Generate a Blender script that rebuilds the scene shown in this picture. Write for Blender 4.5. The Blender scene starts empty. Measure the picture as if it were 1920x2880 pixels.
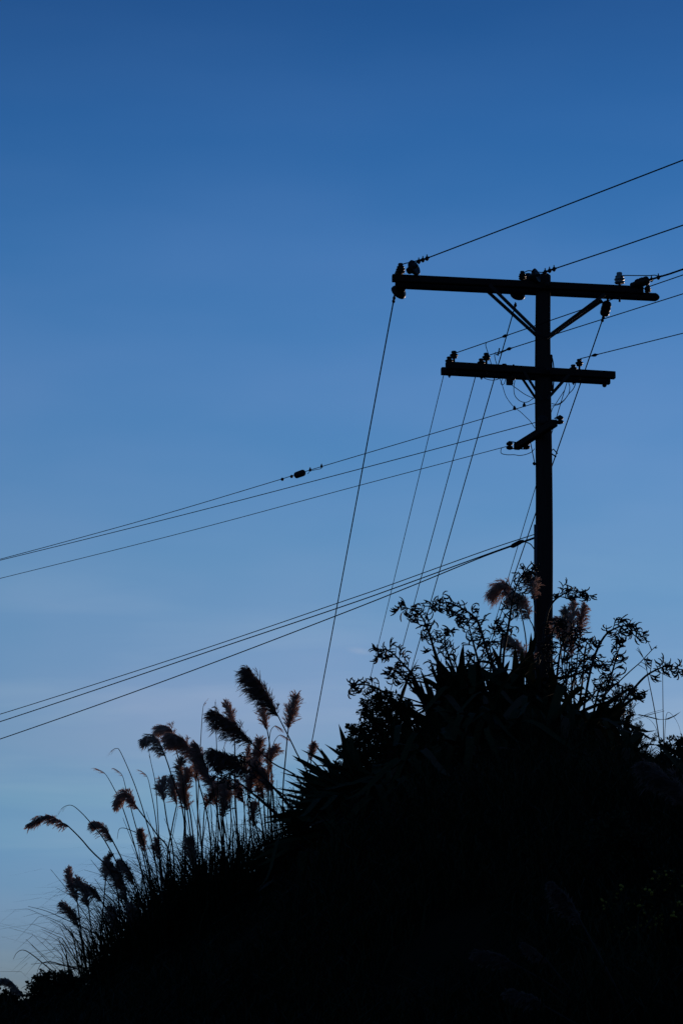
import bpy, math, random
import numpy as np
from mathutils import Vector, Matrix

R = math.radians
rnd = random.Random(7)
sc = bpy.context.scene
col = sc.collection

# ------------------------------------------------------------------ camera
F_PX, PITCH = 6800.0, R(12.0)          # focal length in photograph pixels (1920 x 2880), camera tilt
CAM = Vector((0, 0, 1.6))
cam = bpy.data.cameras.new('camera')
cam.sensor_fit = 'VERTICAL'
cam.sensor_height = 36.0
cam.lens = 36.0 * F_PX / 2880.0
cam.clip_start, cam.clip_end = 0.1, 8000.0
cam_o = bpy.data.objects.new('camera', cam)
col.objects.link(cam_o)
cam_o.location = CAM
cam_o.rotation_euler = (R(90) + PITCH, 0, 0)
sc.camera = cam_o
sc.cycles.diffuse_bounces = 6
sc.render.resolution_x, sc.render.resolution_y = 682, 1024

# ------------------------------------------------------------------ sky, dusk
SUN_EL, SUN_AZ = R(3.0), R(25.0)
w = bpy.data.worlds.new('World')
sc.world = w
w.use_nodes = True
nt = w.node_tree
bg = nt.nodes['Background']
sky = nt.nodes.new('ShaderNodeTexSky')
sky.sky_type = 'NISHITA'
sky.sun_disc = False
sky.sun_elevation, sky.sun_rotation = SUN_EL, SUN_AZ
sky.air_density, sky.dust_density, sky.ozone_density = 1.0, 0.0, 5.0
bg.inputs['Strength'].default_value = 0.15
EXPOSURE = 1.8


def nnode(tree, kind, **kw):
    n = tree.nodes.new(kind)
    for k, v in kw.items():
        setattr(n, k, v)
    return n


tc = nnode(nt, 'ShaderNodeTexCoord')
sep = nnode(nt, 'ShaderNodeSeparateXYZ')
nt.links.new(tc.outputs['Generated'], sep.inputs[0])
# dusk tint by height above the horizon, the same all the way round
ramp = nnode(nt, 'ShaderNodeValToRGB')
TINT = [  # elevation in degrees, tint r g b (gain on the clear-sky model)
    (0.0, (0.10, 0.21, 0.62)), (1.4, (0.18, 0.26, 0.58)), (3.0, (0.29, 0.31, 0.51)),
    (5.2, (0.53, 0.38, 0.42)), (6.6, (0.80, 0.415, 0.395)), (7.8, (0.91, 0.435, 0.395)),
    (9.2, (0.85, 0.44, 0.385)), (10.7, (0.83, 0.455, 0.385)), (13.2, (0.83, 0.46, 0.40)),
    (15.8, (0.77, 0.455, 0.41)), (18.2, (0.60, 0.42, 0.40)), (21.1, (0.39, 0.345, 0.36)),
    (24.0, (0.28, 0.27, 0.30)), (35.0, (0.24, 0.23, 0.25)), (60.0, (0.22, 0.22, 0.23))]
els = ramp.color_ramp.elements
while len(els) < len(TINT):
    els.new(0.5)
for e, (deg, c) in zip(els, TINT):
    e.position = max(0.0, math.sin(R(deg)))
for e, (deg, c) in zip(els, TINT):
    e.position = max(0.0, math.sin(R(deg)))
    e.color = (*c, 1)
nt.links.new(sep.outputs['Z'], ramp.inputs[0])
mul = nnode(nt, 'ShaderNodeMix', data_type='RGBA', blend_type='MULTIPLY')
mul.inputs[0].default_value = 1.0
nt.links.new(sky.outputs[0], mul.inputs[6])
nt.links.new(ramp.outputs[0], mul.inputs[7])
# very thin veils of high cloud, stretched level
mp = nnode(nt, 'ShaderNodeMapping')
mp.inputs['Scale'].default_value = (5.0, 5.0, 17.0)
mp.inputs['Rotation'].default_value = (0.0, R(5), 0.0)
nt.links.new(tc.outputs['Generated'], mp.inputs[0])
nz = nnode(nt, 'ShaderNodeTexNoise')
nz.inputs['Scale'].default_value = 1.3
nz.inputs['Detail'].default_value = 3.0
nz.inputs['Roughness'].default_value = 0.45
nt.links.new(mp.outputs[0], nz.inputs['Vector'])
veil = nnode(nt, 'ShaderNodeMapRange')
veil.inputs['From Min'].default_value = 0.36
veil.inputs['From Max'].default_value = 0.68
nt.links.new(nz.outputs['Fac'], veil.inputs['Value'])
vm = nnode(nt, 'ShaderNodeMix', data_type='RGBA', blend_type='MIX')
vm.inputs[6].default_value = (0.90, 0.965, 0.985, 1)
vm.inputs[7].default_value = (1.20, 1.045, 1.03, 1)
nt.links.new(veil.outputs[0], vm.inputs[0])
mul2 = nnode(nt, 'ShaderNodeMix', data_type='RGBA', blend_type='MULTIPLY')
mul2.inputs[0].default_value = 1.0
nt.links.new(mul.outputs[2], mul2.inputs[6])
nt.links.new(vm.outputs[2], mul2.inputs[7])


# finer grey streaks, only low down
mp2 = nnode(nt, 'ShaderNodeMapping')
mp2.inputs['Scale'].default_value = (4.0, 4.0, 34.0)
mp2.inputs['Rotation'].default_value = (0.0, R(-3), 0.0)
nt.links.new(tc.outputs['Generated'], mp2.inputs[0])
nz2 = nnode(nt, 'ShaderNodeTexNoise')
nz2.inputs['Scale'].default_value = 1.7
nz2.inputs['Detail'].default_value = 4.0
nz2.inputs['Distortion'].default_value = 0.4
nt.links.new(mp2.outputs[0], nz2.inputs['Vector'])
st2 = nnode(nt, 'ShaderNodeMapRange')
st2.inputs['From Min'].default_value = 0.45
st2.inputs['From Max'].default_value = 0.72
nt.links.new(nz2.outputs['Fac'], st2.inputs['Value'])
low2 = nnode(nt, 'ShaderNodeMapRange', interpolation_type='SMOOTHSTEP')
low2.inputs['From Min'].default_value = math.sin(R(13))
low2.inputs['From Max'].default_value = math.sin(R(6))
low2.inputs['To Max'].default_value = 1.0
nt.links.new(sep.outputs['Z'], low2.inputs['Value'])
sm2 = nnode(nt, 'ShaderNodeMath', operation='MULTIPLY')
nt.links.new(st2.outputs[0], sm2.inputs[0])
nt.links.new(low2.outputs[0], sm2.inputs[1])
mul3 = nnode(nt, 'ShaderNodeMix', data_type='RGBA', blend_type='MULTIPLY')
nt.links.new(sm2.outputs[0], mul3.inputs[0])
nt.links.new(mul2.outputs[2], mul3.inputs[6])
mul3.inputs[7].default_value = (1.28, 1.15, 1.05, 1)


def raydir(px, py):
    x, y = (px - 960.0) / F_PX, (1440.0 - py) / F_PX
    return Vector((x, math.cos(PITCH) - y * math.sin(PITCH), math.sin(PITCH) + y * math.cos(PITCH)))


# one small cirrus wisp low in the sky
wd = raydir(1012, 1831).normalized()
sub = nnode(nt, 'ShaderNodeVectorMath', operation='SUBTRACT')
nt.links.new(tc.outputs['Generated'], sub.inputs[0])
sub.inputs[1].default_value = wd
wmap = nnode(nt, 'ShaderNodeMapping', vector_type='TEXTURE')
wmap.inputs['Rotation'].default_value = (0, R(8), 0)
wmap.inputs['Scale'].default_value = (0.0075, 0.05, 0.0021)
nt.links.new(sub.outputs[0], wmap.inputs[0])
wlen = nnode(nt, 'ShaderNodeVectorMath', operation='LENGTH')
nt.links.new(wmap.outputs[0], wlen.inputs[0])
wr = nnode(nt, 'ShaderNodeMapRange', interpolation_type='SMOOTHSTEP')
wr.inputs['From Min'].default_value = 1.0
wr.inputs['From Max'].default_value = 0.0
wr.inputs['To Max'].default_value = 0.16
nt.links.new(wlen.outputs['Value'], wr.inputs['Value'])
wmix = nnode(nt, 'ShaderNodeMix', data_type='RGBA', blend_type='MIX')
nt.links.new(wr.outputs[0], wmix.inputs[0])
nt.links.new(mul3.outputs[2], wmix.inputs[6])
wmix.inputs[7].default_value = (0.95, 1.0, 1.15, 1)
nt.links.new(wmix.outputs[2], bg.inputs['Color'])

sun = bpy.data.lights.new('sun', 'SUN')
sun.energy = 0.28                       # the last low sun, ahead and hidden behind the bank
sun.angle = R(3)
sun.color = (1.0, 0.76, 0.58)
sun_o = bpy.data.objects.new('sun', sun)
col.objects.link(sun_o)
sdir = Vector((math.sin(SUN_AZ) * math.cos(SUN_EL), math.cos(SUN_AZ) * math.cos(SUN_EL), math.sin(SUN_EL)))
sun_o.rotation_euler = sdir.to_track_quat('Z', 'Y').to_euler()

vs = sc.view_settings
vs.view_transform = 'Standard'
vs.look = 'None'
vs.exposure = EXPOSURE
vs.gamma = 1.0
vs.use_curve_mapping = False


# ------------------------------------------------------------------ pixels to places
def P(px, py, Y):
    """point on the pixel's ray at distance Y in front of the camera"""
    d = raydir(px, py)
    return CAM + d * (Y / d.y)


def PZ(px, py, z):
    """point on the pixel's ray at height z"""
    d = raydir(px, py)
    return CAM + d * ((z - CAM.z) / d.z)


# ------------------------------------------------------------------ materials
def mat(name, c, rough=0.7, var=0.25, scale=6.0, translucent=0.0, spec=0.3, stretch=(1, 1, 1), bump=0.0, c2=None):
    m = bpy.data.materials.new(name)
    m.use_nodes = True
    t = m.node_tree
    b = t.nodes['Principled BSDF']
    b.inputs['Roughness'].default_value = rough
    b.inputs['Specular IOR Level'].default_value = spec
    tco = nnode(t, 'ShaderNodeTexCoord')
    mpp = nnode(t, 'ShaderNodeMapping')
    mpp.inputs['Scale'].default_value = stretch
    n = nnode(t, 'ShaderNodeTexNoise')
    n.inputs['Scale'].default_value = scale
    n.inputs['Detail'].default_value = 5
    t.links.new(tco.outputs['Object'], mpp.inputs[0])
    t.links.new(mpp.outputs[0], n.inputs['Vector'])
    mx = nnode(t, 'ShaderNodeMix', data_type='RGBA')
    c2 = c2 or tuple(v * (1 - var) for v in c)
    mx.inputs[6].default_value = (*c2, 1)
    mx.inputs[7].default_value = (*[min(1, v * (1 + var)) for v in c], 1)
    t.links.new(n.outputs['Fac'], mx.inputs[0])
    t.links.new(mx.outputs[2], b.inputs['Base Color'])
    if bump:
        bp = nnode(t, 'ShaderNodeBump')
        bp.inputs['Strength'].default_value = bump
        bp.inputs['Distance'].default_value = 0.02
        t.links.new(n.outputs['Fac'], bp.inputs['Height'])
        t.links.new(bp.outputs[0], b.inputs['Normal'])
    if translucent:
        tr = nnode(t, 'ShaderNodeBsdfTranslucent')
        t.links.new(mx.outputs[2], tr.inputs[0])
        ms = nnode(t, 'ShaderNodeMixShader')
        ms.inputs[0].default_value = translucent
        t.links.new(b.outputs[0], ms.inputs[1])
        t.links.new(tr.outputs[0], ms.inputs[2])
        t.links.new(ms.outputs[0], t.nodes['Material Output'].inputs[0])
    return m


M = {
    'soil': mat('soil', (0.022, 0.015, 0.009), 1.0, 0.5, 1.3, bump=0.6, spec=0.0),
    'pole': mat('weathered_pole', (0.034, 0.022, 0.02), 0.9, 0.4, 9, stretch=(6, 6, 0.35), bump=0.5, spec=0.03),
    'arm': mat('crossarm_timber', (0.026, 0.017, 0.016), 0.9, 0.4, 9, stretch=(0.6, 5, 5), bump=0.4, spec=0.03),
    'steel': mat('dull_steel', (0.028, 0.022, 0.022), 0.7, 0.3, 30, spec=0.08),
    'guard': mat('galvanised_guard', (0.06, 0.05, 0.05), 0.6, 0.25, 14, stretch=(1, 1, 0.2)),
    'porc': mat('brown_porcelain', (0.02, 0.012, 0.01), 0.4, 0.3, 12, spec=0.12),
    'porcw': mat('grey_porcelain', (0.12, 0.125, 0.13), 0.35, 0.2, 12, spec=0.5),
    'wire': mat('dark_cable', (0.012, 0.012, 0.016), 0.95, 0.2, 20, spec=0.0),
    'flax': mat('flax_leaf', (0.034, 0.036, 0.016), 0.75, 0.35, 3, translucent=0.1, spec=0.04),
    'flaxdry': mat('dry_flax_leaf', (0.07, 0.042, 0.026), 0.85, 0.4, 4, spec=0.05),
    'stalk': mat('flax_stalk', (0.018, 0.013, 0.011), 0.7, 0.3, 8, spec=0.15),
    'pod': mat('flax_pod', (0.012, 0.009, 0.008), 0.6, 0.3, 12, spec=0.2),
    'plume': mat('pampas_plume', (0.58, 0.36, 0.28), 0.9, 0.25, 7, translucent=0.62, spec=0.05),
    'dark_plume': mat('dark_and_shaded_plume', (0.20, 0.12, 0.10), 0.95, 0.3, 7, translucent=0.45, spec=0.03),  # darker swept plumes; on the bank face, shade is put into this colour
    'stem': mat('pampas_stem', (0.04, 0.03, 0.022), 0.7, 0.3, 5, spec=0.15),
    'blade': mat('grass_blade', (0.03, 0.03, 0.013), 0.75, 0.4, 2, translucent=0.12, spec=0.04),
    'leaf': mat('shrub_leaf', (0.026, 0.03, 0.013), 0.7, 0.4, 5, translucent=0.1, spec=0.05),
    'twig': mat('twig_bark', (0.03, 0.024, 0.02), 0.85, 0.3, 10, spec=0.1),
    'flower': mat('yellow_flower', (0.42, 0.24, 0.02), 0.7, 0.2, 9),
}


# ------------------------------------------------------------------ mesh building
class MB:
    def __init__(self):
        self.v, self.f = [], []

    def tube(self, pts, rad, n=6, caps=True):
        pts = [Vector(p) for p in pts]
        if not hasattr(rad, '__len__'):
            rad = [rad] * len(pts)
        b0 = len(self.v)
        ref = None
        for i, p in enumerate(pts):
            t = (pts[min(i + 1, len(pts) - 1)] - pts[max(i - 1, 0)])
            t = t.normalized() if t.length > 1e-9 else Vector((0, 0, 1))
            if ref is None:
                ref = t.orthogonal().normalized()
            a = (ref - t * ref.dot(t))
            a = a.normalized() if a.length > 1e-6 else t.orthogonal().normalized()
            ref = a
            c = t.cross(a)
            for k in range(n):
                q = 2 * math.pi * k / n
                self.v.append(p + (a * math.cos(q) + c * math.sin(q)) * rad[i])
        for i in range(len(pts) - 1):
            for k in range(n):
                k2 = (k + 1) % n
                self.f.append((b0 + i * n + k, b0 + i * n + k2, b0 + (i + 1) * n + k2, b0 + (i + 1) * n + k))
        if caps:
            self.f.append(tuple(b0 + k for k in range(n))[::-1])
            self.f.append(tuple(b0 + (len(pts) - 1) * n + k for k in range(n)))
        return self

    def lathe(self, base, axis, prof, n=14):
        """prof: (radius, distance along axis)"""
        ax = Vector(axis).normalized()
        a = ax.orthogonal().normalized()
        c = ax.cross(a)
        b0 = len(self.v)
        for r, h in prof:
            for k in range(n):
                q = 2 * math.pi * k / n
                self.v.append(Vector(base) + ax * h + (a * math.cos(q) + c * math.sin(q)) * max(r, 1e-4))
        for i in range(len(prof) - 1):
            for k in range(n):
                k2 = (k + 1) % n
                self.f.append((b0 + i * n + k, b0 + i * n + k2, b0 + (i + 1) * n + k2, b0 + (i + 1) * n + k))
        self.f.append(tuple(b0 + k for k in range(n))[::-1])
        self.f.append(tuple(b0 + (len(prof) - 1) * n + k for k in range(n)))
        return self

    def bar(self, p, q, wdt, hgt, up=(0, 0, 1), ch=0.12):
        """timber or strap from p to q; ch chamfers the long edges"""
        p, q = Vector(p), Vector(q)
        t = (q - p).normalized()
        s = t.cross(Vector(up)).normalized()
        u = s.cross(t).normalized()
        c = ch * min(wdt, hgt)
        sec = [(-wdt / 2 + c, -hgt / 2), (wdt / 2 - c, -hgt / 2), (wdt / 2, -hgt / 2 + c), (wdt / 2, hgt / 2 - c),
               (wdt / 2 - c, hgt / 2), (-wdt / 2 + c, hgt / 2), (-wdt / 2, hgt / 2 - c), (-wdt / 2, -hgt / 2 + c)]
        b0 = len(self.v)
        for e in (p, q):
            for x, y in sec:
                self.v.append(e + s * x + u * y)
        for k in range(8):
            k2 = (k + 1) % 8
            self.f.append((b0 + k, b0 + k2, b0 + 8 + k2, b0 + 8 + k))
        self.f.append(tuple(b0 + k for k in range(8))[::-1])
        self.f.append(tuple(b0 + 8 + k for k in range(8)))
        return self

    def ribbon(self, pts, sides, widths):
        b0 = len(self.v)
        n = len(pts)
        for i in range(n):
            self.v.append(pts[i] - sides[i] * widths[i])
            self.v.append(pts[i] + sides[i] * widths[i])
        for i in range(n - 1):
            self.f.append((b0 + 2 * i, b0 + 2 * i + 1, b0 + 2 * i + 3, b0 + 2 * i + 2))
        return self

    def mesh(self, name, m, smooth=True):
        me = bpy.data.meshes.new(name)
        me.from_pydata([tuple(v) for v in self.v], [], self.f)
        me.materials.append(m)
        if smooth:
            me.polygons.foreach_set('use_smooth', [True] * len(me.polygons))
        me.update()
        return me


def link(name, data, parent=None, kind=None):
    o = bpy.data.objects.new(name, data)
    col.objects.link(o)
    if parent is not None:
        o.parent = parent
        o.matrix_parent_inverse = Matrix.Translation(-root_loc(parent))
    if kind:
        o['kind'] = kind
    return o


def root_loc(o):
    """everything is built in world coordinates; a parent is only ever a translation"""
    v = Vector((0, 0, 0))
    while o is not None:
        v += o.location + (o.matrix_parent_inverse.translation if o.parent else Vector((0, 0, 0)))
        o = o.parent
    return v


def part(name, mb, m, parent, smooth=True, kind=None):
    return link(name, mb.mesh(name, m, smooth), parent, kind)


def thing(name, label, cat, loc, group=None):
    o = bpy.data.objects.new(name, None)
    col.objects.link(o)
    o.location = loc
    o.empty_display_size = 0.2
    o['label'], o['category'] = label, cat
    if group:
        o['group'] = group
    return o


def tag(o, label, cat, group=None):
    o['label'], o['category'] = label, cat
    if group:
        o['group'] = group
    return o


def spline(pts, n):
    """Catmull-Rom through the points"""
    pts = [Vector(p) for p in pts]
    if len(pts) == 2:
        return [pts[0].lerp(pts[1], i / n) for i in range(n + 1)]
    e = [pts[0] * 2 - pts[1]] + pts + [pts[-1] * 2 - pts[-2]]
    out = []
    segs = len(pts) - 1
    for i in range(n + 1):
        t = i / n * segs
        k = min(int(t), segs - 1)
        t -= k
        a, b, c, d = e[k:k + 4]
        out.append(0.5 * ((2 * b) + (c - a) * t + (2 * a - 5 * b + 4 * c - d) * t * t + (3 * b - a - 3 * c + d) * t ** 3))
    return out


def rv(s=1.0):
    return Vector((rnd.uniform(-s, s), rnd.uniform(-s, s), rnd.uniform(-s, s)))


# ------------------------------------------------------------------ terrain
RIDGE = [(-300, 2890), (0, 2880), (250, 2825), (350, 2765), (450, 2705), (600, 2625), (750, 2550), (850, 2415),
         (950, 2285), (1050, 2190), (1150, 2085), (1300, 2018), (1480, 2008), (1600, 2070), (1700, 2115), (1920, 2195), (2200, 2230)]
RX = [-60, -16] + [P(a, b, 25).x for a, b in RIDGE] + [12, 40]
RZ = [0.3, 0.9] + [P(a, b, 25).z for a, b in RIDGE] + [3.6, 3.0]


def G(x, y):
    zr = float(np.interp(x, RX, RZ))
    bump = 0.07 * math.sin(x * 2.1 + y * 0.7) + 0.05 * math.sin(y * 2.7 - x * 1.3 + 1.0)
    if y <= -7:  # unseen rise behind the camera, added to keep sky light off the bank
        t = min(1.0, (-7 - y) / 13)
        return 11.0 * t * t * (3 - 2 * t)
    if y <= 9:
        return 0.0
    if y < 25:
        t = (y - 9) / 16
        s = t * t * (3 - 2 * t)
        s = 0.6 * s + 0.4 * t
        return zr * s + bump * min(1, t * 4) * (1 - max(0, (y - 23) / 2) * 0.6)
    if y < 26:
        return zr + bump * 0.4
    d = y - 26
    z = zr - 0.42 * d * min(1, 0.3 + d / 6)
    return max(z, -24 + 0.5 * math.sin(x * 0.05) + 0.5 * math.sin(y * 0.04))


gx = [-3500, -1200, -400, -150, -70] + list(np.arange(-40, 40.1, 0.5)) + [70, 150, 400, 1200, 3500]
gy = [-3500, -600, -100] + list(np.arange(-24, 8.1, 2)) + list(np.arange(8.5, 31, 0.35)) + list(np.arange(32, 110, 3)) + [160, 300, 700, 1600, 3500]
g = MB()
for yy in gy:
    for xx in gx:
        g.v.append((float(xx), float(yy), G(float(xx), float(yy))))
nx = len(gx)
for j in range(len(gy) - 1):
    for i in range(nx - 1):
        g.f.append((j * nx + i, j * nx + i + 1, (j + 1) * nx + i + 1, (j + 1) * nx + i))
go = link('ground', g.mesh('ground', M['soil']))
go['kind'] = 'structure'


def on_ground(px, Y, sink=0.03):
    x = P(px, 2200, Y).x
    return Vector((x, Y, G(x, Y) - sink))


# ------------------------------------------------------------------ the power pole
PY = 27.0
p_top, p_bot = P(1526, 776, PY), P(1529, 1900, PY)
slope = (p_bot - p_top) / (p_bot.z - p_top.z)
zg = G(p_bot.x, PY) - 0.3
p_base = p_top + slope * (zg - p_top.z)


def axis_at(z):
    return p_top + slope * (z - p_top.z)


def pole_r(z):
    return 0.087 + (p_top.z - z) * 0.0042


pole = thing('power_pole', 'dark timber power pole with two crossarms rising from the flax', 'power pole',
             Vector((p_base.x, p_base.y, zg + 0.3)))
mb = MB()
zs = np.linspace(zg, p_top.z, 26)
mb.tube([axis_at(z) + Vector((0.006 * math.sin(z * 1.9), 0, 0)) for z in zs] + [axis_at(p_top.z + 0.015)],
        [pole_r(z) * (1 + 0.012 * math.sin(z * 3.1)) for z in zs] + [0.06], 24)
part('pole_shaft', mb, M['pole'], pole)


def solve_angle(a, b):
    """arm direction in plan that makes the two pixels level on a plane through the pole"""
    best = None
    for i in range(-400, 400):
        an = R(i * 0.1)
        pa, pb = plane_hit(*a, an, 0), plane_hit(*b, an, 0)
        d = abs(pa.z - pb.z)
        if best is None or d < best[0]:
            best = (d, an)
    return best[1]


def plane_hit(px, py, an, off):
    n = Vector((-math.sin(an), math.cos(an), 0))
    d = raydir(px, py)
    t = (Vector((p_top.x, PY, 0)) + n * off - CAM).dot(n) / d.dot(n)
    return CAM + d * t


A1 = solve_angle((1115, 782), (1804, 816))
A2 = solve_angle((1262, 1030), (1722, 1057))


def U(px, py, off=0.0):
    return plane_hit(px, py, A1, off)


def L(px, py, off=0.0):
    return plane_hit(px, py, A2, off)


def nvec(an):
    return Vector((-math.sin(an), math.cos(an), 0))


# upper pair of arms, one each side of the pole
OFF = 0.118
zu = U(1526, 803, -OFF).z
for (xa, xb, off, nm) in ((1103, 1806, -OFF, 'front'), (1112, 1838, OFF, 'back')):
    a, b = U(xa, 785, off), U(xb, 820, off)
    a.z = b.z = zu
    mb = MB().bar(a, b, 0.075, 0.085)
    arm = part('crossarm', mb, M['arm'], pole, False)
    if nm == 'back':          # weathered, pointed tip
        d = (b - a).normalized()
        tip = MB()
        tip.lathe(b - d * 0.002, d, [(0.05, 0), (0.052, 0.02), (0.038, 0.045), (0.016, 0.062), (0.004, 0.066)], 7)
        part('arm_end', tip, M['arm'], arm)
# lower pair
OFF2 = 0.122
zl = L(1526, 1044, -OFF2).z
for (xa, xb, off) in ((1254, 1727, -OFF2), (1241, 1712, OFF2)):
    a, b = L(xa, 1040, off), L(xb, 1055, off)
    a.z = b.z = zl
    part('crossarm', MB().bar(a, b, 0.075, 0.085), M['arm'], pole, False)
# bolts through the arms
for z, an, ff in ((zu, A1, U), (zl, A2, L)):
    n = nvec(an)
    c = axis_at(z)
    mb = MB().tube([c - n * 0.2, c + n * 0.2], 0.011, 8)
    mb.lathe(c - n * 0.178, -n, [(0.03, 0), (0.03, 0.008), (0.018, 0.009), (0.018, 0.022)], 6)
    part('arm_bolt', mb, M['steel'], pole)


def brace(f, a, b, off, wdt=0.04):
    n = nvec(A1)
    part('brace', MB().bar(f(*a, off), f(*b, off * 0.75), 0.008, wdt, up=n.cross(f(*a, off) - f(*b, off)), ch=0.1), M['steel'], pole, False)


brace(U, (1362, 812), (1510, 946), 0.165)
brace(U, (1375, 800), (1518, 941), -0.165)
brace(U, (1700, 827), (1535, 950), -0.165)
brace(U, (1692, 845), (1540, 951), 0.165)
brace(L, (1458, 1050), (1512, 1130), 0.17, 0.03)
brace(L, (1472, 1044), (1522, 1124), -0.17, 0.03)
brace(L, (1600, 1052), (1538, 1122), -0.17, 0.036)

# --- insulators
PIN = [(0.011, 0.0), (0.011, 0.05), (0.03, 0.05), (0.034, 0.062), (0.030, 0.075), (0.042, 0.078), (0.043, 0.088),
       (0.024, 0.1), (0.022, 0.108), (0.029, 0.116), (0.024, 0.128), (0.008, 0.133)]
PIN_HV = [(0.013, 0.0), (0.013, 0.03), (0.045, 0.03), (0.052, 0.04), (0.035, 0.06), (0.05, 0.064), (0.054, 0.075),
          (0.036, 0.095), (0.044, 0.1), (0.042, 0.11), (0.026, 0.12), (0.03, 0.135), (0.026, 0.15), (0.01, 0.155)]
DISC = [(0.014, 0.0), (0.03, 0.004), (0.036, 0.03), (0.045, 0.045), (0.066, 0.06), (0.076, 0.082), (0.077, 0.095),
        (0.07, 0.1), (0.03, 0.09), (0.014, 0.095), (0.014, 0.13)]
STRAIN = [(0.012, 0.0), (0.03, 0.01), (0.042, 0.025), (0.046, 0.05), (0.042, 0.06), (0.046, 0.07), (0.047, 0.1),
          (0.042, 0.11), (0.046, 0.12), (0.045, 0.145), (0.035, 0.162), (0.012, 0.17), (0.012, 0.2)]
SPOOL = [(0.008, 0.0), (0.02, 0.004), (0.036, 0.012), (0.042, 0.026), (0.036, 0.04), (0.02, 0.046), (0.02, 0.052),
         (0.036, 0.058), (0.04, 0.072), (0.034, 0.086), (0.02, 0.095), (0.01, 0.104)]


def insul(prof, base, axis, m='porc', s=1.0, n=16, name='insulator'):
    return part(name, MB().lathe(base, axis, [(r * s * 1.24, h * s * 1.14) for r, h in prof], n), M[m], pole)


UPV = Vector((0, 0, 1))
topF = zu + 0.04
n1, n2 = nvec(A1), nvec(A2)
u1 = Vector((math.cos(A1), math.sin(A1), 0))
u2 = Vector((math.cos(A2), math.sin(A2), 0))


def seat(f, px, py, off, z):
    v = f(px, py, off)
    v.z = z
    return v


# upper arm, long end
insul(PIN_HV, seat(U, 1126, 770, -OFF, topF), UPV, s=0.82)
insul(PIN_HV, seat(U, 1122, 770, OFF, topF), UPV, s=0.8)
pA1 = U(1190, 730, -0.30)
a0 = U(1146, 764, -OFF - 0.02)
insul(DISC, a0, (pA1 - a0) + Vector((0, 0, -0.03)), s=1.0)
insul(DISC, U(1134, 806, OFF + 0.06), (U(1110, 834, OFF + 0.2) - U(1134, 806, OFF + 0.06)), s=1.03)
# upper arm, at the pole
insul(PIN_HV, seat(U, 1468, 785, -OFF, topF), UPV, s=0.7)
insul(PIN_HV, seat(U, 1484, 785, OFF, topF), UPV, s=1.0)
pA2 = U(1546, 760, -0.30)
a0 = U(1488, 783, -OFF - 0.02)
insul(DISC, a0, (pA2 - a0), s=0.92)
insul(DISC, U(1460, 812, OFF + 0.06), (U(1448, 850, OFF + 0.25) - U(1460, 812, OFF + 0.06)), s=0.95)
# upper arm, short end
insul(PIN_HV, seat(U, 1741, 800, -OFF, topF), UPV, m='porcw', s=0.95)
part('insulator_pin', MB().tube([U(1741, 835, -OFF), U(1741, 849, -OFF)], 0.012, 8), M['steel'], pole)
a0 = U(1782, 800, -OFF - 0.05)
pA3 = U(1842, 782, -0.25)
insul(STRAIN, a0, (pA3 - a0), s=0.95, name='strain_insulator')
insul(STRAIN, U(1770, 803, -OFF - 0.04), (pA3 - a0), s=0.5, name='shackle', m='steel')
insul(PIN_HV, seat(U, 1820, 822, OFF, topF), UPV, s=0.62)
a0 = U(1709, 840, OFF + 0.02)
b0 = U(1696, 893, OFF + 0.18)
insul(STRAIN, a0.lerp(b0, 0.12), (b0 - a0), s=1.0, name='strain_insulator')
part('shackle', MB().tube([a0 + Vector((0, 0, 0.03)), a0.lerp(b0, 0.16)], 0.014, 8), M['steel'], pole)
# lower arm pins: pairs front and back
topL = zl + 0.04
for pxf, pxb, s in ((1276, 1263, 1.0), (1367, 1353, 1.0), (1628, 1611, 0.95)):
    insul(PIN, seat(L, pxf, 1030, -OFF2, topL), UPV, s=s * 0.92)
    insul(PIN, seat(L, pxb, 1040, OFF2, topL), UPV, s=s * 0.92)
    for px, off in ((pxf, -OFF2), (pxb, OFF2)):
        q = seat(L, px, 1050, off, zl - 0.045)
        part('pin_nut', MB().lathe(q, -UPV, [(0.018, 0), (0.018, 0.012), (0.008, 0.016), (0.008, 0.028)], 6), M['steel'], pole)
# strap caps, bolt heads on the lower arm
for px, s in ((1417, 0.034), (1443, 0.014)):
    part('bolt_cap', MB().lathe(seat(L, px, 1030, -OFF2, topL - 0.006), UPV, [(s, 0), (s, 0.012), (s * 0.7, 0.024), (s * 0.2, 0.028)], 10), M['steel'], pole)
# rounded cap under the short end of the lower arm
q = seat(L, 1705, 1060, 0.0, zl - 0.035)
part('end_weight', MB().tube([q + n2 * 0.1 + Vector((0, 0, 0.0)), q - u2 * 0.01 + Vector((0, 0, -0.02))], 0.022, 8)
     .lathe(q + Vector((0, 0, -0.005)) + n2 * 0.09, -UPV, [(0.02, 0), (0.026, 0.012), (0.027, 0.03), (0.018, 0.045), (0.005, 0.05)], 12), M['steel'], pole)
# fuse box and drum hung under the lower arm
q = L(1432, 1064, 0.0)
part('fuse_box', MB().bar(q + Vector((0, 0, 0.06)), q + Vector((0, 0, -0.075)), 0.07, 0.066, up=n2), M['steel'], pole, False)
q = L(1441, 1062, -0.03)
part('fuse_holder', MB().lathe(q + n2 * 0.03, -n2, [(0.015, 0), (0.034, 0.004), (0.036, 0.03), (0.03, 0.06), (0.012, 0.066)], 14), M['porc'], pole)

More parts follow.
